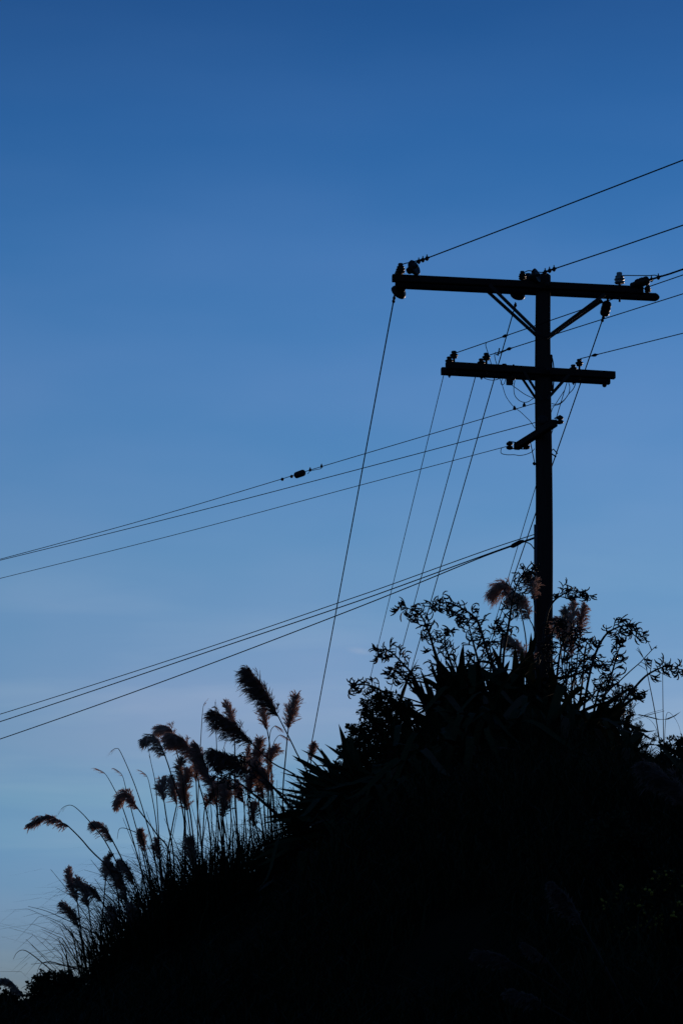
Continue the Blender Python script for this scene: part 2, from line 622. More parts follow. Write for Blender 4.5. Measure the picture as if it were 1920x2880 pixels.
# service arm crossing the pole's flank
zs_ = P(1522, 1218, PY - 0.15).z
sa, sb = PZ(1558, 1190, zs_), PZ(1452, 1256, zs_)
part('service_arm', MB().bar(sa, sb, 0.075, 0.082), M['arm'], pole, False)
sd = (sb - sa).normalized()
st = P(1489, 1236, sb.lerp(sa, 0.35).y)
part('service_strut', MB().bar(st, P(1503, 1306, PY - 0.05), 0.008, 0.022, up=(0, -1, 0)).lathe(P(1502, 1305, PY - 0.06), Vector((-0.3, -1, 0)), [(0.018, 0), (0.018, 0.03), (0.01, 0.034)], 8), M['steel'], pole, False)
for (px, py, yy) in ((1574, 1193, sa.y), (1432, 1265, sb.y + 0.02), (1480, 1264, sb.y - 0.1)):
    q = P(px, py, yy)
    part('spool_insulator', MB().lathe(q, UPV, [(r * 1.0, h) for r, h in SPOOL], 14), M['porc'], pole)
    end = sa if px > 1500 else sb - sd * 0.03
    for dz in (0.004, 0.1):
        qq = q + Vector((0, 0, dz))
        part('spool_strap', MB().tube([qq, Vector((end.x, end.y, qq.z * 0.6 + end.z * 0.4))], 0.007, 6), M['steel'], pole)
# strap and hook plate on the pole by the service arm
q = P(1525, 1180, PY - 0.13)
part('hook_plate', MB().lathe(q, (-0.2, -1, 0), [(0.02, 0), (0.055, 0.003), (0.05, 0.012), (0.02, 0.014)], 12), M['steel'], pole)
# short step irons on the far flank
q = axis_at(P(1548, 1268, PY).z)
mb = MB().tube([P(1545, 1272, PY), P(1555, 1263, PY), P(1567, 1276, PY)], 0.007, 6)
mb.tube([P(1544, 1272, PY), P(1563, 1285, PY)], 0.008, 6)
part('step_iron', mb, M['steel'], pole)
# cable guard up the pole and a riser beside the lower arm
gpts = [P(1507.5, y, PY - 0.03) for y in (1476, 1600, 1750, 1900, 2010)]
part('cable_guard', MB().tube(gpts, 0.03, 10), M['guard'], pole)
part('riser_cable', MB().tube(spline([P(1549, 1000, PY), P(1550, 1040, PY), P(1551, 1100, PY - 0.02)], 8), 0.011, 8)
     .tube(spline([P(1549, 1000, PY), P(1553, 1012, PY), P(1556.5, 1040, PY), P(1556, 1070, PY), P(1554, 1102, PY)], 10), 0.007, 6)
     .lathe(P(1549, 1003, PY), UPV, [(0.012, -0.03), (0.017, 0), (0.015, 0.018), (0.006, 0.025)], 10), M['wire'], pole)


# jumper loops of cable around the arms
def jumper(pts, r=0.0042, f=None):
    part('jumper_cable', MB().tube(spline(pts, 5 * len(pts)), r, 6), M['wire'], pole)


yf, yb = PY - 0.1, PY + 0.15
jumper([P(a, b, yb) for a, b in ((1352, 1056), (1362, 1064), (1380, 1069), (1398, 1067), (1412, 1058))])
jumper([P(a, b, yf) for a, b in ((1367, 964), (1365, 971), (1372, 995), (1382, 1028))])
jumper([P(a, b, yb) for a, b in ((1400, 1058), (1409, 1075), (1415, 1095), (1422, 1115), (1434, 1133), (1446, 1146), (1462, 1158), (1478, 1173), (1491, 1186), (1500, 1200), (1505, 1205))], 0.0036)
jumper([P(a, b, yf) for a, b in ((1393, 990), (1390, 1000), (1393, 1015), (1397, 1027))])
jumper([P(a, b, yf) for a, b in ((1414, 1060), (1408, 1076), (1410, 1082), (1416, 1080), (1421, 1066))], 0.0036)
jumper([P(a, b, yb) for a, b in ((1437, 1082), (1455, 1095), (1475, 1109), (1497, 1119), (1506, 1119))])
jumper([P(a, b, yb) for a, b in ((1447, 1070), (1444, 1090), (1446, 1110), (1456, 1124), (1470, 1131), (1484, 1130), (1499, 1120))])
jumper([P(a, b, yb) for a, b in ((1619, 1068), (1617, 1080), (1610, 1095), (1598, 1108), (1588, 1122), (1575, 1133), (1563, 1137), (1550, 1135))], 0.005)
jumper([P(a, b, yb + 0.1) for a, b in ((1595, 1066), (1599, 1080), (1601, 1090), (1598, 1107), (1586, 1125), (1572, 1137), (1551, 1142))])
jumper([P(a, b, yb) for a, b in ((1586, 1098), (1575, 1115), (1562, 1135), (1553, 1148), (1549, 1160))])
jumper([P(a, b, sb.y - 0.03) for a, b in ((1411, 1259), (1408, 1264), (1409, 1275), (1425, 1279), (1445, 1279), (1460, 1281), (1478, 1278), (1494, 1271), (1502, 1262))])
jumper([U(a, b, -0.22) for a, b in ((1744, 780), (1752, 775), (1790, 775), (1825, 775), (1840, 774), (1851, 778))], 0.0055)
jumper([U(a, b, -0.2) for a, b in ((1110, 770), (1118, 755), (1133, 743), (1152, 738), (1172, 733), (1190, 727))], 0.0065)
jumper([U(a, b, -0.2) for a, b in ((1462, 785), (1468, 772), (1482, 762), (1500, 763), (1522, 766), (1545, 762))], 0.006)
jumper([P(a, b, PY) for a, b in ((1468, 1523), (1478, 1525), (1490, 1530), (1499, 1541), (1505, 1550))], 0.006)

# ------------------------------------------------------------------ overhead wires
def ext(a, b, dist):
    return b + (b - a).normalized() * dist


def wire(name, label, cat, pts, r, group=None, n=6):
    o = link(name, MB().tube(pts, r, n).mesh(name, M['wire']))
    return tag(o, label, cat, group)


def clamp(pa, pb, o, nb=2, s=1.0):
    """bolted clamp pieces along pa-pb, with upstanding bolts"""
    d = (pb - pa)
    mb = MB()
    mb.tube([pa, pb], 0.012 * s, 8)
    for i in range(nb):
        c = pa + d * ((i + 0.5) / nb)
        up = (UPV - d.normalized() * UPV.dot(d.normalized())).normalized()
        mb.tube([c - up * 0.03 * s, c + up * 0.045 * s], [0.011 * s, 0.006 * s], 6)
        mb.lathe(c, up, [(0.02 * s, -0.02 * s), (0.022 * s, 0), (0.014 * s, 0.02 * s)], 8)
    part('clamp', mb, M['steel'], o)


# A: away to the right, rising towards the next pole near the road
for start, end, end_c, lab, r in (
        (pA1, (1920, 450), (1178, 728), 'overhead wire leaving the long end of the top crossarm, highest of all', 0.0075),
        (pA2, (1920, 633), (1530, 762), 'overhead wire leaving the pole top above the top crossarm', 0.0075),
        (pA3, (1920, 757), None, 'thick overhead wire pulled off the pointed short end of the top crossarm', 0.011)):
    e = PZ(*end, start.z)
    o = wire('overhead_wire', lab, 'power line', [start, start.lerp(e, 0.5) - Vector((0, 0, 0.004)), e, ext(start, e, 14), ext(start, e, 30) + Vector((0, 0, 0.3))], r)
    d = (e - start).normalized()
    clamp(start - d * 0.12, start + d * 0.1, o, 3 if end_c else 2, 1.0)
# B: low-voltage, same direction
for start, mid, end, lab in (
        (L(1277, 994, -OFF2), (1420, 946), (1920, 773), 'thin overhead wire passing behind the pole from the outermost pins of the lower crossarm'),
        (L(1368, 1001, -OFF2), (1430, 980), (1920, 826), 'overhead wire with a dangling tail leaving the second pins of the lower crossarm'),
        (L(1630, 1009, -OFF2), (1670, 1003), (1920, 937), 'overhead wire leaving the pins on the short side of the lower crossarm')):
    e = PZ(*end, start.z)
    o = wire('overhead_wire', lab, 'power line', [start, e, ext(start, e, 14), ext(start, e, 30) + Vector((0, 0, 0.3))], 0.0055)
    d = (e - start).normalized()
    # connector on the span, found along the wire
    k = (mid[0] - 960) / F_PX
    best = min((abs((start + d * s_).x / ((start + d * s_).y) - raydir(*mid).x / raydir(*mid).y), s_) for s_ in np.linspace(0.1, 3, 200))[1]
    c = start + d * best
    part('connector', MB().lathe(c, d, [(0.006, -0.05), (0.012, -0.03), (0.018, -0.01), (0.02, 0.01), (0.01, 0.03), (0.006, 0.06)], 8), M['steel'], o)
    if 'tail' in lab:
        part('tail', MB().tube([c - d * 0.22 + Vector((0, 0, -0.02)), c - d * 0.1 + Vector((0, 0, -0.012)), c], 0.007, 6).tube([c - d * 0.19 + Vector((0, 0, -0.04)), c - d * 0.16 + Vector((0, 0, 0.045))], 0.008, 6), M['steel'], o)

# C, D: the spans that drop away down the far side of the hill
VX = -0.082


def down(start, px, py):
    d = raydir(px, py)
    k = d.x / d.y
    Y = (start.x - VX * start.y) / (k - VX)
    return P(px, py, Y)


for start, low, lab, r, cl in (
        (U(1107, 842, OFF + 0.16), (880, 2070), 'thick wire sloping down from the disc insulator under the long end of the top crossarm', 0.0078, True),
        (U(1447, 862, OFF + 0.2), (1160, 1870), 'wire sloping down from the disc insulator under the top crossarm beside the pole', 0.0065, True),
        (U(1694, 896, OFF + 0.2), (1372, 1830), 'wire sloping down behind the pole from the hanging strain insulator', 0.0072, True),
        (L(1248, 1050, OFF2 - 0.02), (1040, 1910), 'thin wire sloping down from the outermost pins of the lower crossarm', 0.0042, False),
        (L(1337, 1056, OFF2 - 0.02), (1100, 1935), 'thin wire sloping down from the second pins of the lower crossarm', 0.0052, False),
        (L(1596, 1066, OFF2 - 0.02), (1385, 1770), 'thin wire sloping down behind the pole from the lower crossarm', 0.0046, False)):
    e = down(start, *low)
    far = ext(start, e, 50) + Vector((0, 0, 2.0))
    o = wire('overhead_wire', lab, 'power line', [start, start.lerp(e, 0.5), e, ext(start, e, 22) + Vector((0, 0, 0.4)), far], r)
    if cl:
        d = (e - start).normalized()
        clamp(start - d * 0.07, start + d * 0.07, o, 2, 0.85)


# E, F: spans away to the left
def span(pix, y0, y1):
    x0, x1 = pix[0][0], pix[-1][0]
    pts = []
    for px, py in pix:
        t = (px - x0) / (x1 - x0)
        pts.append(P(px, py, 1.0 / ((1 - t) / y0 + t / y1)))
    return pts


YE = 34.7
espans = (
    (((1512, 1131), (1440, 1153), (905, 1312), (760, 1357), (400, 1464), (0, 1573), (-260, 1640)), 'service wire with a spacer weight clamped part-way along its span', 0.0048),
    (((1512, 1186), (1490, 1192), (1000, 1322), (500, 1452), (0, 1576), (-260, 1638)), 'service wire tied to the pole just above the service arm', 0.005),
    (((1430, 1254), (1000, 1368), (500, 1502), (0, 1627), (-260, 1690)), 'service wire leaving the spool at the lower end of the service arm', 0.0042))
for pix, lab, r in espans:
    pts = span(pix, PY + (0.0 if pix[0][0] > 1450 else sb.y - PY), YE + 2)
    pts = spline(pts, 40) + [ext(pts[-2], pts[-1], 12), ext(pts[-2], pts[-1], 26) + Vector((0, 0, 0.5))]
    o = wire('service_wire', lab, 'power line', pts, r)
    if 'spacer' in lab:
        t = lambda px: 1.0 / ((1 - (px - 1512) / (-260 - 1512)) / PY + ((px - 1512) / (-260 - 1512)) / (YE + 2))
        a, b = P(832, 1337, t(832)), P(863, 1326, t(863))
        d = (b - a).normalized()
        part('spacer_weight', MB().lathe(a, d, [(0.03, 0.0), (0.042, 0.006), (0.043, 0.05), (0.04, 0.055), (0.043, 0.06), (0.043, 0.14), (0.036, 0.15), (0.03, 0.155)], 10), M['steel'], o, False)
        for px, py in ((794, 1348), (820, 1340)):
            c = P(px, py, t(px))
            part('bead', MB().lathe(c, d, [(0.006, -0.014), (0.02, -0.01), (0.022, 0.0), (0.02, 0.01), (0.006, 0.014)], 10), M['porc'], o)
        for px, py in ((872, 1322), (904, 1312)):
            c = P(px, py, t(px))
            part('peg', MB().lathe(c, UPV, [(0.015, -0.014), (0.015, 0.01), (0.006, 0.03), (0.003, 0.038)], 8), M['steel'], o)
        part('tail', MB().tube(spline([P(865, 1333, t(865)), P(872, 1325, t(872)), P(888, 1321, t(888)), P(902, 1318, t(902)), P(906, 1312, t(906))], 10), 0.004, 5), M['wire'], o)
        for px, py in ((1446, 1149), (1473, 1140)):
            part('peg', MB().lathe(P(px, py, t(px)), UPV, [(0.02, -0.015), (0.018, 0.01), (0.006, 0.03), (0.003, 0.036)], 8), M['steel'], o)
fspans = (
    (((1514, 1499), (1360, 1550), (1083, 1650), (950, 1696), (600, 1816), (300, 1914), (0, 2009), (-260, 2086)), 'telephone cable, topmost of the three low on the pole', 0.0055),
    (((1514, 1507), (1360, 1562), (1120, 1650), (950, 1710), (600, 1828), (300, 1930), (0, 2030), (-260, 2112)), 'telephone cable with a splice sleeve close to the pole', 0.0068),
    (((1514, 1510), (1360, 1565), (1152, 1650), (950, 1730), (600, 1864), (300, 1974), (0, 2079), (-260, 2166)), 'slack telephone cable, lowest of the three low on the pole', 0.0068))
for pix, lab, r in fspans:
    pts = span(pix, PY + 0.02, YE + 2)
    pts = spline(pts, 44) + [ext(pts[-2], pts[-1], 12), ext(pts[-2], pts[-1], 26) + Vector((0, 0, 0.5))]
    o = wire('telephone_cable', lab, 'cable', pts, r)
    if 'splice' in lab:
        a, b = P(1440, 1536, PY + 0.2), P(1470, 1520, PY + 0.1)
        part('splice_sleeve', MB().lathe(a, b - a, [(0.012, -0.02), (0.024, 0.0), (0.026, 0.02), (0.026, 0.11), (0.018, 0.14), (0.008, 0.165)], 10), M['wire'], o)

# ------------------------------------------------------------------ pampas grass
def plume_mesh(axis, Lh, n, droop, seed, wind=1.0):
    r_ = random.Random(seed)
    mb = MB()
    npt = len(axis) - 1
    mb.tube(axis, [0.006 * (1 - i / (npt + 1)) + 0.0015 for i in range(npt + 1)], 4)
    nb = max(60, min(150, n // 9))
    for i in range(nb):
        t = ((i + r_.random()) / nb) ** 0.9 * 0.985
        k = int(t * npt)
        s = axis[k].lerp(axis[k + 1], t * npt - k)
        T = (axis[k + 1] - axis[k]).normalized()
        rad = Vector((r_.gauss(0, 1), r_.gauss(0, 1), r_.gauss(0, 1)))
        if droop > 0.45:      # wind-swept: the hairs stream off to the lee side
            rad = rad * (1.0 - 0.45 * wind) + Vector((-0.9 * wind, 0, -0.35))
        rad = (rad - T * rad.dot(T)).normalized()
        prof = min(1.0, 0.5 + t * 2.4) * (1.0 - 0.5 * max(0, (t - 0.45) / 0.55) ** 1.5)
        l = Lh * prof * r_.uniform(0.7, 1.12)
        d = (T * r_.uniform(0.45, 1.0) + rad * r_.uniform(0.1, 0.6)).normalized()
        gdir = Vector(((-0.25 - 0.25 * droop) * wind, 0.0, -1.0)) * droop * r_.uniform(0.7, 1.25)
        def bp(u):
            return s + d * l * u + gdir * l * u * u * 0.75
        for h in range(n // nb + 1):
            u0 = r_.random() * 0.8
            tan = (d + gdir * 1.5 * u0).normalized()
            hd = (tan + Vector((r_.gauss(0, .33), r_.gauss(0, .33), r_.gauss(0, .33)))).normalized()
            hl_ = l * r_.uniform(0.22, 0.46)
            q = bp(u0)
            g2 = gdir * 0.35
            pts = [q, q + hd * hl_ * 0.4 + g2 * hl_ * 0.16, q + hd * hl_ * 0.75 + g2 * hl_ * 0.56, q + hd * hl_ + g2 * hl_]
            side = hd.cross(Vector((r_.gauss(0, 1), r_.gauss(0, 1), r_.gauss(0, 1)))).normalized()
            wd_ = r_.uniform(0.0019, 0.0038)
            mb.ribbon(pts, [side] * 4, [wd_ * 0.7, wd_, wd_ * 0.75, wd_ * 0.1])
        mb.ribbon([bp(0), bp(.35), bp(.7), bp(1)], [d.cross(rad).normalized()] * 4, [0.0014, 0.0012, 0.001, 0.0002])
    return mb


CL = {}


def clump(key, px, Y, label, spread, n, hmin, hmax, lean=-0.15):
    b = on_ground(px, Y)
    t = thing('pampas_grass', label, 'pampas grass', b, 'pampas grass on the bank')
    r_ = random.Random(key)
    mb = MB()
    for i in range(n):
        az = r_.uniform(0, 2 * math.pi)
        s = b + Vector((r_.gauss(0, spread * 0.45), r_.gauss(0, spread * 0.4), 0))
        s.z = G(s.x, s.y) - 0.05
        h = hmin * 0.7 + (hmax - hmin * 0.7) * r_.random() ** 1.8
        out = Vector((math.cos(az) + lean, math.sin(az) * 0.8, 0)) * h * r_.uniform(0.12, 0.75)
        tip_drop = r_.uniform(0.0, 0.45) * out.length
        pts = []
        for u in (0, 0.3, 0.6, 0.85, 1.0):
            pts.append(s + out * (u ** 1.5) + Vector((0, 0, h * (u - 0.38 * u ** 3) - tip_drop * u ** 4)))
        side = Vector((-math.sin(az) + r_.uniform(-.5, .5), math.cos(az), r_.uniform(-.3, .3))).normalized()
        w0 = r_.uniform(0.0032, 0.0064)
        mb.ribbon(pts, [side] * 5, [w0, w0, w0 * 0.85, w0 * 0.5, w0 * 0.08])
    part('leaf_blades', mb, M['blade'], t, True, 'stuff')
    CL[key] = (t, b, Y)
    return t


clump(1, 352, 22.6, 'pampas grass clump bending over the low foot of the bank beside the rounded bush', 0.42, 1500, 0.5, 1.45, -0.3)
clump(2, 475, 23.2, 'pampas grass clump with curled plumes between the bank foot and the tallest bare stalks', 0.62, 2400, 0.55, 1.65, -0.3)
clump(3, 615, 23.7, 'pampas grass clump standing between two bare stalks, plumes hanging close together', 0.58, 2200, 0.55, 1.6, -0.15)
clump(4, 790, 24.2, 'pampas grass clump with big wind-swept plumes next to the spiky flax', 0.5, 1700, 0.45, 1.4, -0.1)
clump(5, 1455, 26.3, 'pampas grass clump whose plumes droop against the pole below the cable guard', 0.3, 160, 0.4, 1.0)
clump(6, 1606, 26.4, 'pampas grass clump with three upright plumes behind the seed pods past the pole', 0.3, 160, 0.4, 1.0)
clump(7, 95, 21.0, 'lone pampas plume leaning out behind the small rounded bushes', 0.2, 90, 0.3, 0.7)
clump(8, 1790, 14.4, 'pampas grass with shadowed plumes on the dark face of the bank', 0.5, 300, 0.5, 1.2)
clump(9, 2010, 18.0, 'pampas grass with one shadowed plume under the leafy bush on the bank', 0.4, 200, 0.5, 1.2)

# plumes: clump, plume foot, bend, tip (photograph pixels), hair length px, droop, stem points below the foot, distance shift
PL = [
    (4, (784, 2018), (748, 1950), (702, 1888), 62, 0.55, [(835, 2120), (872, 2210)], -0.5),
    (4, (714, 2096), (668, 2046), (609, 2003), 56, 0.6, [(765, 2145), (850, 2215)], -0.5),
    (4, (658, 2062), (650, 2020), (637, 1976), 26, 0.15, [(661, 2120), (664, 2300)], 0.6),
    (4, (752, 2056), (744, 2020), (738, 1988), 24, 0.15, [(760, 2110), (768, 2250)], 0.6),
    (4, (810, 2054), (818, 2010), (832, 1958), 30, 0.1, [(804, 2120), (795, 2250)], 0.2),
    (4, (704, 2176), (660, 2136), (601, 2112), 55, 0.75, [(745, 2205), (820, 2270)], -0.4),
    (4, (724, 2196), (722, 2140), (731, 2084), 32, 0.3, [(728, 2260), (738, 2330)], 0.3),
    (4, (758, 2176), (765, 2130), (778, 2104), 34, 0.6, [(756, 2230), (766, 2340)], 0.3),
    (4, (694, 2170), (696, 2135), (699, 2100), 18, 0.2, [(697, 2230), (705, 2330)], 0.5),
    (4, (702, 2236), (706, 2195), (720, 2150), 36, 0.4, [(708, 2290), (728, 2360)], 0.1),
    (4, (768, 2228), (756, 2196), (744, 2165), 34, 0.5, [(772, 2290), (780, 2350)], 0.1),
    (4, (712, 2330), (712, 2290), (716, 2262), 26, 0.35, [(716, 2360), (730, 2400)], 0.2),
    (4, (874, 2142), (877, 2115), (883, 2092), 18, 0.15, [(868, 2200), (850, 2290)], 0.6),
    (2, (466, 2130), (442, 2078), (412, 2078), 34, 0.8, [(485, 2190), (520, 2330)], 0),
    (3, (497, 2114), (482, 2052), (455, 2044), 38, 0.75, [(508, 2160), (540, 2320)], 0.3),
    (3, (545, 2132), (522, 2086), (482, 2064), 42, 0.8, [(556, 2190), (590, 2340)], 0),
    (3, (598, 2212), (578, 2150), (557, 2096), 40, 0.5, [(612, 2290), (625, 2400)], 0),
    (3, (552, 2202), (552, 2160), (562, 2112), 22, 0.2, [(556, 2280), (570, 2400)], 0.4),
    (2, (462, 2256), (456, 2222), (462, 2190), 26, 0.3, [(470, 2310), (490, 2430)], 0.3),
    (2, (497, 2264), (488, 2225), (484, 2188), 26, 0.4, [(484, 2330), (470, 2440)], 0.3),
    (3, (528, 2284), (516, 2230), (528, 2172), 40, 0.35, [(535, 2340), (550, 2440)], 0.2),
    (3, (576, 2274), (600, 2240), (626, 2206), 36, 0.55, [(572, 2330), (570, 2440)], 0.3),
    (3, (628, 2302), (634, 2250), (634, 2200), 32, 0.4, [(630, 2350), (620, 2440)], 0.1),
    (3, (648, 2262), (646, 2225), (648, 2198), 26, 0.5, [(650, 2330), (640, 2430)], 0.3),
    (2, (390, 2277), (358, 2234), (330, 2262), 30, 0.6, [(440, 2345), (480, 2420)], 0),
    (1, (320, 2370), (294, 2326), (264, 2316), 28, 0.5, [(345, 2420), (390, 2520)], 0),
    (1, (195, 2326), (138, 2296), (84, 2317), 26, 0.75, [(250, 2385), (330, 2500)], 0),
    (1, (218, 2536), (204, 2490), (194, 2446), 24, 0.3, [(226, 2600), (240, 2700)], 0.2),
    (1, (250, 2556), (238, 2510), (218, 2474), 28, 0.4, [(258, 2620), (272, 2720)], 0.1),
    (1, (288, 2538), (270, 2506), (242, 2486), 26, 0.55, [(310, 2570), (350, 2630)], 0.3),
    (1, (223, 2612), (206, 2572), (178, 2544), 26, 0.4, [(232, 2660), (250, 2750)], 0.3),
    (1, (297, 2480), (298, 2440), (310, 2402), 24, 0.45, [(292, 2540), (282, 2680)], 0.2),
    (1, (356, 2538), (342, 2470), (312, 2424), 42, 0.6, [(366, 2590), (380, 2660)], 0.2),
    (1, (378, 2490), (366, 2450), (346, 2420), 32, 0.5, [(390, 2540), (400, 2640)], 0.3),
    (2, (452, 2422), (444, 2392), (440, 2362), 24, 0.35, [(458, 2470), (465, 2540)], 0.2),
    (2, (548, 2440), (540, 2400), (534, 2360), 30, 0.3, [(550, 2490), (552, 2540)], -0.1),
    (1, (330, 2630), (322, 2590), (312, 2555), 26, 0.35, [(340, 2670), (344, 2710)], -0.1),
    (1, (372, 2610), (372, 2575), (368, 2545), 22, 0.35, [(374, 2650), (370, 2700)], -0.1),
    (3, (612, 2268), (604, 2225), (598, 2190), 26, 0.35, [(614, 2340), (612, 2440)], 0.4),
    (2, (515, 2200), (508, 2165), (512, 2135), 24, 0.4, [(520, 2270), (522, 2420)], 0.4),
    (4, (742, 2250), (738, 2215), (728, 2185), 34, 0.55, [(746, 2310), (752, 2380)], 0.3),
    (4, (686, 2262), (680, 2225), (672, 2196), 28, 0.5, [(690, 2320), (698, 2400)], 0.35),
    (2, (408, 2398), (402, 2365), (396, 2338), 22, 0.3, [(418, 2450), (440, 2540)], 0.3),
    (7, (62, 2800), (36, 2764), (8, 2754), 22, 0.5, [(76, 2825), (88, 2850)], 0),
    (5, (1452, 1690), (1422, 1646), (1392, 1660), 42, 0.9, [(1470, 1750), (1480, 1850)], 0.2),
    (5, (1489, 1744), (1474, 1690), (1452, 1672), 46, 0.95, [(1500, 1770), (1510, 1850)], 0),
    (5, (1500, 1690), (1498, 1640), (1484, 1612), 34, 0.8, [(1506, 1750), (1508, 1850)], 0.2),
    (5, (1480, 1866), (1455, 1815), (1424, 1790), 36, 0.7, [(1492, 1900), (1500, 1960)], -0.4),
    (5, (1500, 1880), (1494, 1850), (1476, 1836), 26, 0.7, [(1504, 1920), (1500, 1980)], -0.3),
    (6, (1586, 1836), (1586, 1770), (1590, 1716), 34, 0.45, [(1588, 1900), (1594, 1990)], 0),
    (6, (1606, 1850), (1606, 1770), (1612, 1690), 32, 0.4, [(1606, 1900), (1606, 1990)], 0.1),
    (6, (1628, 1800), (1634, 1745), (1642, 1704), 30, 0.5, [(1620, 1870), (1612, 1980)], 0.2),
    (6, (1574, 1800), (1568, 1760), (1566, 1736), 26, 0.8, [(1580, 1880), (1590, 1980)], 0.2),
    (9, (1936, 2270), (1890, 2200), (1815, 2152), 88, 0.55, [(1985, 2360), (2010, 2440)], 0),
    (8, (1636, 2600), (1606, 2540), (1560, 2486), 62, 0.5, [(1700, 2720), (1762, 2850)], 0),
    (8, (1452, 2716), (1400, 2688), (1340, 2678), 48, 0.6, [(1560, 2780), (1680, 2880)], 0.3),
    (8, (1534, 2832), (1490, 2800), (1430, 2786), 48, 0.6, [(1600, 2870), (1700, 2930)], -0.2),
    (8, (1540, 2706), (1510, 2678), (1476, 2652), 38, 0.5, [(1600, 2780), (1700, 2880)], 0.2),
]
for i, (ck, b_, m_, t_, hl, dr, stp, dy) in enumerate(PL):
    t, cb, cy = CL[ck]
    Y = cy + dy
    foot = P(*b_, Y)
    axis = spline([foot, P(*m_, Y + rnd.uniform(-.06, .06)), P(*t_, Y + rnd.uniform(-.1, .1))], 12)
    gb = P(stp[-1][0] + 8, 2500, Y)
    gnd = Vector((gb.x * 0.7 + cb.x * 0.3, Y, 0))
    gnd.z = G(gnd.x, gnd.y) - 0.05
    low = [P(*q, Y) for q in stp]
    low = [q for q in low if q.z > gnd.z + 0.1]
    pts = spline([gnd] + low[::-1] + [foot, axis[2]], 18)
    st = part('flower_stem', MB().tube(pts, [0.0085 - 0.0037 * k / 18 for k in range(19)], 6), M['stem'], t)
    sc_ = foot.y / F_PX
    area = hl * ((Vector(m_) - Vector(b_)).length + (Vector(t_) - Vector(m_)).length)
    n = int(min(3400, max(1050, area * 0.8)) * rnd.uniform(0.75, 1.15))
    part('plume', plume_mesh(axis, hl * sc_ * (1.25 if ck in (5, 6) else 0.85 if ck in (8, 9) else 1.4 if dr < 0.45 else 1.22), n, dr, 100 + i, 0.35 if ck in (5, 6) else rnd.uniform(0.4, 1.05)), M['dark_plume' if ck in (8, 9) or i in (0, 1, 5) else 'plume'], st)

# bare seed stalks: clump, pixel path from tip down
BARE = [
    (2, [(312, 2113), (327, 2105), (341, 2118), (380, 2209), (412, 2310), (434, 2400), (452, 2560)]),
    (2, [(275, 2163), (296, 2176), (318, 2212), (345, 2270), (385, 2400), (420, 2560)]),
    (2, [(330, 2166), (345, 2182), (358, 2232), (376, 2300), (402, 2400), (430, 2560)]),
    (2, [(397, 2168), (414, 2184), (424, 2222), (438, 2300), (448, 2400), (462, 2560)]),
    (2, [(415, 2086), (424, 2140), (438, 2210), (446, 2330), (450, 2450), (462, 2570)]),
    (3, [(578, 1973), (571, 1992), (566, 2060), (560, 2180), (556, 2320), (560, 2500)]),
    (3, [(606, 1976), (605, 2010), (609, 2090), (612, 2200), (608, 2350), (602, 2500)]),
    (4, [(606, 1980), (608, 2060), (612, 2180), (620, 2300), (640, 2460)]),
    (3, [(632, 2092), (626, 2120), (622, 2180), (624, 2300), (628, 2480)]),
    (4, [(782, 2044), (772, 2042), (760, 2060), (756, 2110), (752, 2200), (756, 2380)]),
    (4, [(799, 2070), (785, 2068), (770, 2090), (763, 2140), (762, 2250), (766, 2380)]),
    (1, [(172, 2276), (185, 2267), (205, 2266), (232, 2288), (262, 2322), (300, 2372), (345, 2470), (370, 2620)]),
    (1, [(346, 2300), (368, 2356), (385, 2400), (410, 2500), (420, 2620)]),
    (1, [(80, 2549), (130, 2562), (185, 2586), (240, 2612), (300, 2645), (350, 2690)]),
    (1, [(38, 2698), (48, 2680), (64, 2672), (84, 2680), (120, 2708), (160, 2742), (190, 2770), (230, 2800)]),
    (1, [(88, 2712), (130, 2708), (180, 2716), (230, 2728), (300, 2740)]),
    (1, [(60, 2780), (110, 2752), (170, 2734), (240, 2722), (310, 2730)]),
    (1, [(105, 2736), (112, 2718), (124, 2707), (148, 2706), (190, 2718), (250, 2735)]),
    (1, [(256, 2418), (280, 2448), (310, 2490), (360, 2570), (380, 2640)]),
    (1, [(218, 2648), (232, 2690), (246, 2740), (258, 2790)]),
    (1, [(244, 2634), (250, 2680), (258, 2730), (266, 2790)]),
    (1, [(330, 2360), (338, 2330), (370, 2336), (400, 2360), (420, 2440), (430, 2560)]),
    (2, [(520, 2160), (522, 2230), (520, 2300), (514, 2400), (512, 2540)]),
    (2, [(500, 2275), (490, 2330), (478, 2400), (472, 2500), (476, 2580)]),
    (3, [(590, 2240), (596, 2300), (592, 2400), (588, 2520)]),
    (3, [(660, 2200), (664, 2300), (668, 2400), (660, 2500)]),
    (4, [(690, 2240), (686, 2320), (690, 2440)]),
    (4, [(740, 2240), (744, 2330), (742, 2430)]),
]
for j in range(70):      # more plain stems filling the clumps
    ck = rnd.choice((1, 2, 2, 3, 3, 3, 4, 4))
    x0 = {1: 360, 2: 480, 3: 610, 4: 735}[ck] + rnd.uniform(-75, 75)
    yb_ = {1: 2700, 2: 2560, 3: 2500, 4: 2430}[ck]
    hh = rnd.uniform(100, 290)
    lean_ = {1: -0.45, 2: -0.22, 3: -0.02, 4: 0.02}[ck] + rnd.uniform(-.16, .16)
    BARE.append((ck, [(x0 + lean_ * hh * 1.08, yb_ - hh), (x0 + lean_ * hh * 0.6, yb_ - hh * 0.66), (x0 + lean_ * hh * 0.2, yb_ - hh * 0.3), (x0, yb_)]))
